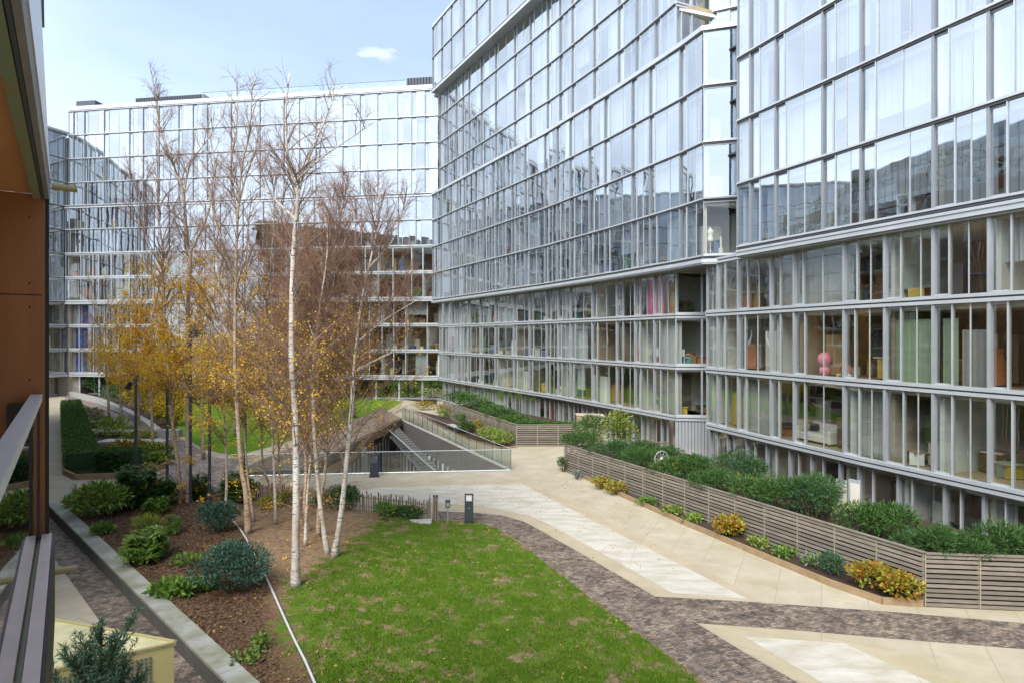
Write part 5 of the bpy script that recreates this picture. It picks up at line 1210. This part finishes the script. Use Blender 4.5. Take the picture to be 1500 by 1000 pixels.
birch('white birch leaning right, one of two stems from the same spot by the lawn', (489, 817), [(497, 770), (504, 713), (515, 598), (520, 526), (532, 431), (543, 380), (552, 336), (556, 272)], [[(524, 490), (560, 470), (608, 440)], [(518, 545), (560, 522), (596, 506)], [(540, 392), (575, 350), (590, 300)]], .115, 115, 3.2, 500, (1.5, 9), tw=9, spread=1.3, low=8)
birch('slim white birch, left stem of the pair growing from the same spot by the lawn', (480, 813), [(472, 760), (465, 700), (458, 584), (460, 516), (469, 448), (479, 380), (480, 336), (487, 290)], [[(462, 500), (440, 430), (428, 370)]], .095, 105, 3.0, 700, (1.5, 9), tw=9, spread=1.3, low=16)
birch('brown stemmed birch just behind the pair by the lawn', (466, 786), [(468, 740), (477, 680), (479, 550), (480, 414), (496, 330), (512, 262)], [[(480, 430), (520, 360), (545, 290)]], .085, 120, 3.0, 800, (1.5, 9), bark=BARKO, tw=10, spread=1.35, low=14)
birch('tan birch stem left of the brown stemmed one, near the picket fence', (452, 778), [(446, 740), (448, 696), (446, 618), (441, 520), (446, 430), (452, 350)], [], .08, 105, 3.0, 900, (1.5, 9), bark=BARKO, tw=9, spread=1.3, low=16)
birch('tall tan birch between the middle lamp post and the white barked birch', (364, 784), [(360, 720), (353, 679), (346, 570), (344, 516), (346, 380), (349, 304), (355, 240), (366, 192), (370, 114)], [[(350, 300), (362, 262), (378, 222), (390, 190)], [(349, 320), (340, 250), (352, 180), (352, 120)], [(347, 400), (320, 330), (308, 270)]], .115, 95, 4.0, 2100, (2.5, 10), bark=BARKO, tw=8, low=14)
birch('slim birch close behind the tall tan one', (372, 766), [(362, 690), (357, 584), (358, 448), (362, 360), (368, 290)], [], .06, 60, 3.5, 1100, (2.5, 9), bark=BARKO, tw=8, low=8)
birch('tall tan birch right of the close pair of stems, its crown reaching the roofline', (277, 736), [(276, 706), (275, 618), (275, 482), (278, 380), (275, 368), (269, 288), (261, 259), (235, 192), (229, 144), (221, 104)], [[(270, 292), (276, 240), (296, 208), (325, 160)], [(276, 372), (300, 320), (312, 250), (300, 190)], [(272, 330), (240, 300), (205, 262)]], .135, 105, 4.0, 4200, (2.5, 11.5), bark=BARKO, tw=8, low=16)
birch('tan birch left of the close pair of stems, curving slightly', (264, 735), [(263, 703), (251, 601), (249, 550), (241, 465), (239, 380), (232, 304), (229, 160)], [[(240, 400), (215, 340), (205, 280)]], .105, 95, 4.0, 4200, (2.5, 11), bark=BARKO, tw=8, low=16)
birch('slim birch curving up from the picket fence, left of two', (398, 738), [(395, 713), (384, 669), (384, 550), (388, 470), (392, 390), (398, 330)], [], .065, 90, 2.6, 1200, (1.2, 9), bark=BARKO, tw=9, spread=1.2, low=22)
birch('slim straight birch by the picket fence, right of two', (413, 738), [(410, 703), (406, 567), (408, 470), (414, 380), (420, 320)], [], .065, 90, 2.6, 1100, (1.2, 9), bark=BARKO, tw=9, spread=1.2, low=22)
birch('yellow leaved birch beyond the pink brick path, behind the left lamp posts', (205, 662), [(203, 600), (200, 520), (199, 440), (204, 380)], [], .11, 70, 3.0, 5200, (2.5, 13), AUT, BARKO, 6, 1.15, d=1)
birch('golden birch beyond the path with two thin pale stems', (224, 668), [(222, 600), (219, 540), (222, 470), (240, 397), (246, 370)], [[(221, 580), (233, 520), (238, 440), (236, 380)]], .10, 70, 3.0, 5200, (2.5, 13), AUT2, BARKO, 6, 1.15, d=1)
birch('amber birch at the edge of the bright lawn', (298, 672), [(296, 600), (295, 500), (292, 414), (296, 330)], [], .10, 95, 3.0, 3600, (3, 13), AUT2, BARKO, 7, 1.1, d=1)
birch('nearly bare pale birch on the far left beyond the hedge', (160, 612), [(157, 560), (153, 516), (146, 478), (141, 443), (128, 405)], [[(150, 500), (160, 450), (158, 410)], [(143, 450), (122, 432), (108, 418)]], .13, 70, 4.0, 900, (3, 10), AUT2, BARKO, 5, 1.3, d=1)
birch('golden birch above the curving wall, farthest left of the leafy ones', (178, 622), [(176, 560), (175, 500), (182, 440)], [], .13, 70, 2.5, 3800, (2, 11), AUT, BARKO, 5, 1.3, d=1)
birch('bare brown birch behind the bright lawn', (418, 640), [(416, 560), (414, 470), (412, 390), (406, 330)], [], .12, 110, 3.5, 500, (2, 9), AUT2, BARKO, 7, 1.3, d=1)
birch('bare brown birch at the back of the lawn near the court canopy', (520, 612), [(516, 540), (512, 460), (506, 380)], [], .13, 130, 3.0, 700, (2, 9), AUT2, BARKO, 7, 1.6, d=1)
birch('slender bare birch behind the canopy wedge', (468, 625), [(466, 560), (462, 470), (458, 390)], [], .12, 130, 3.0, 800, (2, 9), AUT2, BARKO, 7, 1.5, d=1)
birch('slender amber birch midway along the bright lawn', (345, 640), [(342, 560), (338, 470), (330, 390)], [], .11, 100, 3.0, 1800, (2, 12), AUT2, BARKO, 6, 1.3, d=1)

birch('thin pale birch stem between the white barked birch and the tall tan one', (404, 770), [(402, 700), (398, 600), (400, 500), (396, 400), (402, 310), (398, 250)], [], .06, 85, 3.0, 500, (1.5, 9), tw=8, spread=1.1, low=10)
birch('thin pale birch stem left of the tall tan birch', (330, 752), [(332, 690), (328, 600), (322, 500), (320, 400), (312, 320), (316, 240)], [], .06, 85, 3.0, 900, (1.5, 10), tw=8, spread=1.1, low=10)
birch('thin leaning birch stem between the white barked birch and the pair by the lawn', (447, 800), [(450, 730), (458, 640), (468, 540), (480, 450), (500, 370), (520, 310)], [], .055, 80, 3.0, 400, (1.5, 9), tw=8, spread=1.1, low=8)

# ================================================================== LAMPS, BOLLARDS, SMALL FITTINGS
def lamp_post(label, base, top, head, side, hs=1.0):
    x, y, z0 = BP(*base); z1 = EYE - (top - CY) / FPX * y; root = empty('lamp_post', (x, y, z0), label, 'lamp post', 'slim lamp posts among the birches')
    mb = MB(); mb.lathe((x, y, z0 - .05), [(.09, 0), (.09, .05), (.062, .06), (.06, z1 - z0)], 12, SLATE); mb.build('pole', root)
    mb = MB(); hx = x + side * .14; hz_ = EYE - (head - CY) / FPX * y
    mb.box((hx + side * .10, y - .04, hz_ - .02), (.30 * hs, .30 * hs, .52 * hs), BLACKM, rot=Matrix.Rotation(side * R_(-32), 3, 'Y') @ Matrix.Rotation(.3, 3, 'Z')); mb.box((hx + side * .18, y - .05, hz_ - .18), (.34 * hs, .34 * hs, .10), BLACKM, rot=Matrix.Rotation(side * R_(-32), 3, 'Y'))
    mb.tube([(x, y, hz_ + .05), (hx, y, hz_ + .08)], .03, 6, BLACKM); mb.build('floodlight', root)
lamp_post('slim dark lamp post with a black floodlight, rising behind the smaller blue green bush', (307, 742), 566, 580, 1)
lamp_post('slim dark lamp post beside the pair of birch stems', (245, 724), 546, 556, -1, .65)
lamp_post('slim dark lamp post farthest left, behind the tall ferns', (199, 726), 548, 562, -1, .6)
lamp_post('tallest dark lamp post, its floodlight among the yellow leaves against the birch', (279, 737), 474, 484, 1)
lamp_post('slim dark lamp post behind the tall tan birch', (359, 737), 556, 568, 1, .75)

x, y = G(687, 767); root = empty('bollard_light', (x, y, 0), 'black rectangular bollard light at the corner of the lawn', 'bollard light')
mb = MB()
for s in (-1, 1): mb.box((x + s * .15, y, .62), (.05, .10, 1.24), SLATE)
mb.box((x, y, 1.22), (.30, .10, .04), SLATE); mb.box((x, y, .10), (.30, .10, .04), SLATE); mb.build('frame', root)
mb = MB(); mb.box((x, y, .53), (.245, .075, .80), SLATE); mb.box((x, y - .04, .66), (.06, .012, .03), ALU); mb.build('panel', root)
mb = MB(); mb.box((x, y - .01, 1.06), (.22, .05, .20), WHITEP); mb.build('diffuser', root)
for px, py, t, lb in ((638, 762, 726, 'short dark post with a socket box at the end of the picket fence'), (656, 765, 733, 'thin grey post with a small socket box beside the bollard light')):
    x, y = G(px, py); z = EYE - (t - CY) / FPX * y; root = empty('socket_post', (x, y, 0), lb, 'service post'); big = px < 650
    mb = MB(); mb.box((x, y, z / 2 - .1), (.13 if big else .045, .10 if big else .045, z - .2), mat('post_brown', (.10, .085, .07), .8) if big else ALU, .1); mb.build('post', root)
    mb = MB(); mb.box((x, y - .03, z - .12), (.20, .16, .27), mat('socket_green', (.10, .13, .11), .6), .1); mb.box((x, y - .03, z + .025), (.23, .19, .025), SLATE, .1); mb.box((x + .01, y - .115, z - .12), (.12, .012, .15), ALU, .1); mb.build('socket_box', root)
# picket fence
FPp = pp((330, 738), (385, 741), (430, 745), (520, 753), (600, 760), (628, 763)); root = empty('picket_fence', (*FPp[0], 0), 'low split chestnut picket fence between the birches and the stone paving', 'fence')
PICK = mat('split_chestnut', (.30, .24, .18), .9, island=.8, color2=(.14, .105, .08)); mb, wr = MB(), MB(); PPth = Path(FPp); u = 0.0; rr = random.Random(3)
while u < PPth.len:
    p = PPth.at(u); h = rr.uniform(.72, .95); lx, ly = rr.uniform(-.05, .05), rr.uniform(-.05, .05); z = max(0, hz(p.x, p.y)) - .05
    mb.tube([(p.x, p.y, z), (p.x + lx * .6, p.y + ly * .6, z + h * .93), (p.x + lx * .65, p.y + ly * .65, z + h)], [.036, .032, .008], 5, PICK); u += rr.uniform(.095, .135)
for i in range(5):
    p = PPth.at(PPth.len - .02) + Vector((.10 * i, -.02 * i)); mb.tube([(p.x, p.y, 0), (p.x + rr.uniform(-.04, .04), p.y, rr.uniform(.9, 1.12))], [.04, .028], 5, PICK)
for hh in (.25, .62): wr.tube([(q[0], q[1], hh + max(0, hz(*q)) * .8) for q in FPp], .012, 4, SLATE)
mb.build('pickets', root); wr.build('wire', root)
# totem in front of the court balustrade
x, y = G(549, 697); root = empty('totem_sign', (x, y, 0), 'dark grey upright totem in front of the court balustrade', 'totem'); mb = MB(); mb.box((x, y - .12, .62), (.46, .16, 1.22), SLATE, .12); mb.box((x, y - .12, .02), (.56, .26, .04), BLACKM, .12); mb.build('body', root)
mb = MB(); mb.box((x - .01, y - .205, .95), (.36, .015, .34), mat('totem_panel', (.10, .11, .13), .4), .12); mb.box((x, y - .12, 1.245), (.48, .18, .03), BLACKM, .12); mb.build('panel', root)
# bench beside the farther planting
x, y = G(664, 633); root = empty('stone_bench', (x, y, 0), 'pale stone bench with a dark end beside the sunken court', 'bench'); mb = MB(); rz = math.atan2(qd.y, qd.x); mb.box((x - .05, y + .8, .42), (1.9, .55, .10), CONC, rz); mb.build('seat', root)
mb = MB(); mb.box((x + .35, y + .1, .19), (.55, .6, .37), SLATE, rz); mb.box((x - .5, y + 1.75, .19), (.4, .56, .37), SLATE, rz); mb.build('base', root)

# yellow metal kiosk below the balcony
KY = mat('yellow_metal', (.45, .38, .17), .5, .2, .6, 1.4, color2=(.33, .29, .13), bump=.05); KYT = mat('yellow_roof_metal', (.56, .51, .30), .5, .15, .8, 1.8, color2=(.36, .345, .17))
kz = 2.15; K1, K2, K3 = Vector(G(258, 940, kz)), Vector(G(66, 905, kz)), Vector(G(66, 983, kz)); K2 = K2 + (K2 - K1) * .3; K3b = K3 + (K3 - K1).normalized() * 2.2
root = empty('metal_kiosk', (K1.x - 1.5, K1.y - .3, 0), 'yellow metal kiosk with wedge shaped roof below the balcony', 'kiosk')
KP = [tuple(K1), tuple(K2), tuple(K3b)]; mb = MB(); cK = (K1 + K2 + K3b) / 3
mb.prism([tuple(cK + (Vector(q) - cK) * .985) for q in KP], 0, kz - .05, KY); mb.build('body', root)
mb = MB(); mb.prism([tuple(cK + (Vector(q) - cK) * 1.0) for q in KP], kz - .048, kz, KYT); mb.build('roof', root)
mb = MB()
for t in (.30, .72):
    a, b = K1.lerp(K2, t), K1.lerp(K3b, t * .8); d = b - a; c = (a + b) / 2; mb.box((c.x, c.y, kz + .006), (d.length * .96, .018, .014), DARKGAP, math.atan2(d.y, d.x))
for a, b in ((K1, K2), (K1, K3b)):
    d = b - a; c = (a + b) / 2; mb.box((c.x, c.y, kz + .012), (d.length, .05, .03), KY, math.atan2(d.y, d.x))
mb.build('roof_seam', root)
fd_ = (K3b - K1).normalized(); fo = Vector((fd_.y, -fd_.x)); fo = fo if fo.dot(-cK + Vector((0, 0))) > 0 else -fo
mb = MB()
for i in range(26):
    for j in range(9):
        p = K1 + fd_ * (.40 + i * .068) + fo * -.008; mb.box((p.x, p.y, kz - .18 - j * .068), (.036, .03, .036), DARKGAP, math.atan2(fd_.y, fd_.x))
mb.build('perforated_panel', root)['kind'] = 'stuff'
# young conifer rising in front of the kiosk
cb = at(140, 1130, 7.7); root = empty('young_conifer', (cb.x, cb.y, 0), 'young blue green conifer in front of the yellow kiosk', 'conifer'); g = np.random.default_rng(77); r = random.Random(78)
mb = MB(); top = at(150, 905, 7.7); mb.tube([(cb.x, cb.y, 0), (cb.x + .03, cb.y, 1.5), tuple(top)], [.05, .035, .006], 6, STEM); mb.build('trunk', root); Pn, Dn = [], []; mb = MB()
def spray(p, tip, depth):
    d = tip - p; Ld = d.length; mid_ = p + d * .5 + Vector((0, 0, -.06 * Ld)); mb.tube([p, mid_, tip], [.008, .006, .003], 4, STEM, cap=False); dn = d.normalized()
    for k in range(int(Ld * 240)):
        t = r.random(); q = (p.lerp(mid_, t * 2) if t < .5 else mid_.lerp(tip, t * 2 - 1)); v = (Vector((r.gauss(0, 1), r.gauss(0, 1), r.gauss(0, 1))).normalized() + dn * .75); Pn.append(q); Dn.append(v.normalized())
    if depth:
        for k in range(int(3 + Ld * 7)):
            t = r.uniform(.2, .95); q = p.lerp(tip, t); v = (dn + Vector((r.gauss(0, .6), r.gauss(0, .6), r.gauss(.15, .4)))).normalized(); spray(q, q + v * Ld * (.5 - .3 * t) * r.uniform(.7, 1.2), depth - 1)
for (px, py) in ((193, 905), (120, 925), (148, 918), (92, 945), (108, 960), (165, 930), (185, 960), (80, 985), (130, 940), (205, 990), (150, 950), (110, 1000), (170, 985), (95, 1030), (200, 1040), (140, 980)):
    tp = at(px, py, 7.7 + r.uniform(-.35, .35)); sp = Vector((cb.x + .03, cb.y, max(1.0, tp.z - r.uniform(.75, 1.2)))); spray(sp, tp, 1)
for _ in range(26):
    z = r.uniform(.5, 2.7); an = r.uniform(0, 6.28); Lr = (3.6 - z) * .33; sp = Vector((cb.x, cb.y, z)); spray(sp, sp + Vector((math.cos(an) * Lr, math.sin(an) * Lr, Lr * .7)), 1)
mb.build('branches', root); V = leaf_quads(np.array(Pn, float), np.array(Dn, float), .075, .012, g); np_mesh('needles', V, np.arange(len(V)).reshape(-1, 4), leaf_mat('conifer_needle', (.05, .12, .065), (.12, .21, .13)), root)

# ================================================================== THINGS BEHIND AND BESIDE THE GLASS
def inp(path, px, off, lev): p = path.at(path.upx(px), -off); return Vector((p.x, p.y, LV(lev) + .102))
# dressmaker's mannequin in the corner window
v = inp(Mf, 1041, .75, D_); root = empty('mannequin', v, 'white dressmaker mannequin on a tripod stand in the corner window', 'mannequin'); mb = MB()
prof = [(.05, .78), (.15, .80), (.185, .86), (.175, .95), (.13, 1.08), (.15, 1.18), (.185, 1.30), (.19, 1.38), (.13, 1.46), (.06, 1.49), (.055, 1.56), (.02, 1.57)]; V = []
mb.lathe(v, prof, 16, mat('mannequin_white', (.72, .70, .64), .6)); mb.v = [(x, v.y + (y - v.y) * .66, z) for x, y, z in mb.v]; mb.build('torso', root, smooth=True)
mb = MB(); mb.tube([v + Vector((0, 0, .3)), v + Vector((0, 0, .8))], .018, 6, WHITEP)
for k in range(3): mb.tube([v + Vector((0, 0, .34)), v + Vector((math.cos(k * 2.09 + .3) * .12, math.sin(k * 2.09 + .3) * .12, .24)), v + Vector((math.cos(k * 2.09 + .3) * .26, math.sin(k * 2.09 + .3) * .26, .01))], .016, 6, WHITEP)
mb.build('stand', root)
v = inp(Mf, 1057, .75, D_); mb = MB(); mb.lathe(v, [(.14, 0), (.14, .4), (.06, .42), (.06, 1.05), (.02, 1.06)], 12, MATS['f_cream']); tag(mb.build('floor_lamp'), 'cream column lamp next to the mannequin in the corner window', 'lamp')
def drape(label, path, x0, x1, lev, off, material, h=2.55, name='curtain', cat='curtain', wave=.05, z0=.03):
    u0, u1 = path.upx(x0), path.upx(x1); n = max(6, int(abs(u1 - u0) / .06)); V, F = [], []
    for i in range(n + 1):
        p = path.at(u0 + (u1 - u0) * i / n, -off - wave * math.sin(i * 1.9)); q = path.at(u0 + (u1 - u0) * i / n, -off - wave * math.sin(i * 1.9) - .012); z = LV(lev) + .102
        V += [(p.x, p.y, z + z0), (p.x, p.y, z + h), (q.x, q.y, z + h), (q.x, q.y, z + z0)]
    for i in range(n):
        for k in range(4): F.append((4 * i + k, 4 * i + (k + 1) % 4, 4 * i + 4 + (k + 1) % 4, 4 * i + 4 + k))
    mb = MB(); mb.add(V, F, material); return tag(mb.build(name), label, cat)
PINKC = mat('pink_cloth', (.78, .16, .34), .9, transl=.3)
drape('bright pink curtain, wider one, in the window near the block corner', Mlow, 942, 957, A_, .34, PINKC, 2.6); drape('bright pink curtain, narrower one, beside the plywood boards', Mlow, 961, 969, A_, .34, PINKC, 2.6)
v0, v1 = Mlow.at(Mlow.upx(971), -.5), Mlow.at(Mlow.upx(984), -.5); rz = math.atan2((v1 - v0).y, (v1 - v0).x); mb = MB(); c = (v0 + v1) / 2; PLY = mat('plywood', (.52, .33, .13), .7, var=.6, vscale=3, stretch=(6, 6, .6))
for i in range(3): q = v0.lerp(v1, (i + .5) / 3); mb.box((q.x, q.y, LV(A_) + .102 + 1.0 + .12 * i), ((v1 - v0).length / 3.3, .04, 2.0 + .24 * i), PLY, rz + .05 * (i - 1))
tag(mb.build('plywood_board'), 'tan plywood boards leaning in the window beside the pink curtains', 'boards')
BLUEC = mat('blue_cloth', (.06, .13, .52), .9, transl=.3)
for lev, x0, x1, lb in ((A_, 104, 122, 'blue curtain at the far left of the far block, topmost'), (B_, 104, 114, 'blue curtain at the far left of the far block, middle'), (C_, 104, 112, 'blue curtain at the far left of the far block, lowest')): drape(lb, Flow, x0 + 1, x1 + 8, lev + dz, .5, BLUEC, 2.6)
GRNB = mat('green_blind', (.42, .52, .36), .9, transl=.35); GRYB = mat('grey_blind', (.27, .26, .25), .9)
drape('pale green roller blind pulled down in a middle storey window of the right block', Rlo, 1299, 1352, B_, .40, GRNB, 2.35, 'roller_blind', 'blind', .008); drape('narrow pale green blind beside the grey one in the right block', Rlo, 1370, 1392, B_, .40, GRNB, 2.35, 'roller_blind', 'blind', .008)
drape('grey slatted blind pulled down in the right block', Rlo, 1398, 1438, B_, .40, GRYB, 1.95, 'roller_blind', 'blind', .015); drape('cream drape hanging in a middle storey window of the right block', Rlo, 1112, 1126, B_, .38, MATS['f_cream'], 2.0)
# chairs
def chair(label, v, rz, m_, arms=False):
    root = empty('white_chair', v, label, 'chair', 'white chairs in the windows'); M = Matrix.Rotation(rz, 3, 'Z')
    def bx(n, items):
        mb = MB()
        for c, d in items: mb.box(Vector(v) + M @ Vector(c), d, m_, rz)
        mb.build(n, root)
    bx('seat', [((0, 0, .45), (.46, .46, .06))]); bx('backrest', [((0, .22, .74), (.44, .05, .46))] + ([((s * .24, 0, .64), (.05, .44, .04)) for s in (-1, 1)] if arms else []))
    for sx in (-1, 1):
        for sy in (-1, 1): bx('leg', [((sx * .19, sy * .19, .21), (.04, .04, .42))])
for px, off_, rz, lb in ((928, .9, .4, 'white chair in the window, left of three'), (936, 1.2, 1.6, 'white chair in the window, middle of three'), (947, .9, 2.6, 'white chair in the window, right of three')): chair(lb, inp(Mlow, px, off_, B_), rz, WHITEP, True)
chair('white armchair in the glazed corner room', inp(Ml, 1004, 1.0, B_), 2.2, WHITEP, True)
v = inp(Mlow, 938, 1.7, B_); mb = MB(); mb.lathe(v, [(.3, 0), (.3, .03), (.04, .05), (.04, .68), (.5, .70), (.5, .74)], 18, WHITEP); tag(mb.build('round_table'), 'white round table among the white chairs', 'table')
# sofa
v = inp(Rlo, 1166, 1.3, C_); t2 = (Rlo.at(Rlo.upx(1180)) - Rlo.at(Rlo.upx(1150))); rz = math.atan2(t2.y, t2.x); root = empty('sofa', v, 'white sofa with a dark cushion in a lower window of the right block', 'sofa'); M = Matrix.Rotation(rz, 3, 'Z'); CRM = mat('sofa_cream', (.66, .62, .55), .9)
for n, items in (('seat', [((0, 0, .25), (1.9, .9, .34))]), ('backrest', [((0, .40, .62), (1.9, .22, .5))]), ('armrest', [((-.98, 0, .36), (.2, .95, .6))]), ('armrest', [((.98, 0, .36), (.2, .95, .6))])):
    mb = MB()
    for c, d in items: mb.box(v + M @ Vector(c), d, CRM, rz)
    o = mb.build(n, root); bv = o.modifiers.new('b', 'BEVEL'); bv.width = .06; bv.segments = 3
mb = MB(); mb.box(v + M @ Vector((-.5, .2, .62)), (.42, .14, .38), MATS['f_black'], rz + .3); o = mb.build('cushion'); bv = o.modifiers.new('b', 'BEVEL'); bv.width = .05; bv.segments = 3; tag(o, 'dark cushion on the white sofa', 'cushion')
# pink balloon toy, play arch, red balls
def sphere(mb, c, r_, m_, sc=(1, 1, 1)):
    prof = [(max(.001, r_ * math.sin(math.pi * i / 10)), -r_ * math.cos(math.pi * i / 10)) for i in range(11)]; o = len(mb.v); mb.lathe(c, prof, 14, m_); mb.v[o:] = [(c[0] + (x - c[0]) * sc[0], c[1] + (y - c[1]) * sc[1], c[2] + (z - c[2]) * sc[2]) for x, y, z in mb.v[o:]]
v = inp(Rlo, 1193, .55, B_); mb = MB(); PK = mat('pink_foil', (.75, .22, .30), .3, .1, .3, 4, color2=(.8, .6, .6)); sphere(mb, v + Vector((0, 0, .72)), .30, PK, (1, 1, 1.15)); sphere(mb, v + Vector((0, 0, .24)), .24, PK); tag(mb.build('balloon', smooth=True), 'shiny pink balloon standing in a window of the right block', 'balloon')
v = inp(Rlo, 1221, .6, B_); mb = MB(); mb.tube([v + Vector((math.cos(math.pi * i / 10) * .32 * t2.normalized().x, math.cos(math.pi * i / 10) * .32 * t2.normalized().y, .12 + .42 * math.sin(math.pi * i / 10))) for i in range(11)], .045, 8, mat('toy_red', (.6, .09, .05), .5)); tag(mb.build('toy_arch', smooth=True), 'red toy arch on the floor beside the pink balloon', 'toy')
mb = MB()
for k, cc in enumerate(((.7, .5, .05), (.1, .3, .12), (.1, .2, .5), (.7, .68, .62))): sphere(mb, inp(Rlo, 1218 + k * 4, .45, B_) + Vector((0, 0, .10)), .11, mat('toy_col%d' % k, cc, .5), (1.5, 1, .9))
tag(mb.build('toy_cars', smooth=True), 'heap of colourful small toys under the red toy arch', 'toys')
for px, r_, lb in ((1150, .22, 'large red ball on a low stand in an upper window of the right block'), (1139, .14, 'small red ball in an upper window of the right block')):
    v = inp(Rlo, px, .7, A_); mb = MB(); mb.lathe(v, [(.16, 0), (.05, .03), (.05, .35 if r_ > .2 else .1)], 10, MATS['f_black']); sphere(mb, v + Vector((0, 0, (.35 if r_ > .2 else .1) + r_)), r_, MATS['toy_red']); tag(mb.build('red_ball', smooth=True), lb, 'ball')
# clothes rail and small shelf in the jutting storey
v = inp(Rup, 1352, .7, D_); rz = math.atan2(t2.y, t2.x); dv = Vector((math.cos(rz), math.sin(rz), 0)); root = empty('clothes_rail', v, 'clothes rail in the lowest jutting storey of the right block', 'clothes rail'); mb = MB()
mb.tube([v - dv * .5, v - dv * .5 + Vector((0, 0, 1.5)), v + dv * .5 + Vector((0, 0, 1.5)), v + dv * .5], .018, 6, BLACKM); mb.build('frame', root)
for k, (cc, nm) in enumerate((((.5, .05, .06), 'red coat hanging on the clothes rail'), ((.02, .02, .03), 'black coat hanging on the clothes rail'))):
    c = v + dv * (.18 - .36 * k); mb = MB(); mb.lathe(c, [(.13, .55), (.15, .9), (.14, 1.2), (.17, 1.36), (.05, 1.47)], 10, mat('coat%d' % k, cc, .9)); mb.v = [tuple(Vector(c) + Matrix.Rotation(rz, 3, 'Z') @ Vector(((Matrix.Rotation(-rz, 3, 'Z') @ (Vector(q) - Vector(c)))[0] * .5, (Matrix.Rotation(-rz, 3, 'Z') @ (Vector(q) - Vector(c)))[1] * 1.4, q[2] - c[2]))) for q in mb.v]; tag(mb.build('coat', smooth=True), nm, 'coat')
v = inp(Rup, 1311, .6, D_); mb = MB()
for z in (.05, .42, .78): mb.box(v + Vector((0, 0, z)), (.5, .35, .03), WHITEP, rz)
for sx in (-1, 1): mb.box(v + dv * (.235 * sx) + Vector((0, 0, .41)), (.03, .35, .82), WHITEP, rz)
tag(mb.build('small_shelf'), 'small white open shelf in the lowest jutting storey', 'shelf'); mb = MB(); mb.lathe(v + Vector((0, 0, .80)), [(.10, 0), (.10, .18), (.04, .26), (.035, .34)], 12, mat('bottle_yellow', (.7, .45, .04), .4)); tag(mb.build('yellow_bottle', smooth=True), 'yellow bottle on the small white shelf', 'bottle')
# white boards and plants in the middle block
for px, w_, h, lev, lb in ((743, .7, 1.35, B_, 'white board standing in the middle storey of the long block'), (761, .6, 1.7, C_, 'white board standing in the lowest full storey of the long block'), (861, .65, 1.95, C_, 'tall white cupboard in the lowest full storey of the long block'), (873, .9, 1.9, C_, 'wide pale cupboard next to the tall white one')):
    v = inp(Mlow, px, .8, lev); mb = MB(); mb.box(v + Vector((0, 0, h / 2)), (w_, .3, h), WHITEP, -1.05); mb.box(v + Vector((-.15, -.08, h / 2)), (.02, .02, h * .9), MATS['f_grey'], -1.05); tag(mb.build('white_cupboard'), lb, 'cupboard')
v = inp(Mlow, 794, .8, C_); shrub('potted_plant', 'tall green potted plant in the lowest full storey of the long block', v, .4, .4, 1.9, LIME, 160, .25, .12, 'plant', nl=5)
# wheel ornament, white panels and entrance pot outside
p = on_fence(969, 1.25); c = Vector((p.x, p.y, 0)); zc_ = EYE - (671 - CY) / FPX * p.y; R0 = 12 * p.y / FPX * .9; root = empty('wheel_ornament', (c.x, c.y, 1.05), 'pale spoked wheel ornament standing among the evergreens', 'ornament'); mb = MB(); cc = Vector((c.x, c.y, max(zc_, 1.05 + R0 * .5)))
ring = [cc + Vector((math.cos(2 * math.pi * i / 28) * R0, .15 * math.cos(2 * math.pi * i / 28), math.sin(2 * math.pi * i / 28) * R0)) for i in range(29)]; mb.tube(ring, .030, 6, CONC); mb.build('rim', root)
mb = MB()
for i in range(10): mb.tube([cc, ring[int(i * 2.8)]], .014, 5, CONC)
mb.lathe(cc - Vector((0, 0, .05)), [(.07, 0), (.07, .1)], 10, WHITEP); mb.build('spokes', root)
for px, lb in ((1233, 'pale door panel beside the evergreens, left one'), (1252, 'pale door panel beside the evergreens, right one')):
    p = on_fence(px, 2.9); mb = MB(); z1 = EYE - (702 - CY) / FPX * p.y; mb.box((p.x, p.y, (1.05 + z1) / 2), (.42, .06, z1 - 1.05), ALU_L, -1.0); mb.box((p.x, p.y - .03, (1.05 + z1) / 2), (.34, .04, z1 - 1.3), WALLW, -1.0); tag(mb.build('door_panel'), lb, 'panel')
p = on_fence(862, 5.0); mb = MB(); mb.prism([(p.x - .8, p.y - .5), (p.x + .9, p.y - .9), (p.x + .9, p.y), (p.x - .8, p.y + .4)], 0, 2.35, mat('beige_box', (.48, .39, .29), .8, var=.3, vscale=2)); mb.prism([(p.x - .86, p.y - .56), (p.x + .96, p.y - .96), (p.x + .96, p.y + .06), (p.x - .86, p.y + .46)], 2.352, 2.42, MATS['beige_box'])
tag(mb.build('entrance_screen'), 'beige screen wall beside the building entrance, behind the loose shrub', 'wall')
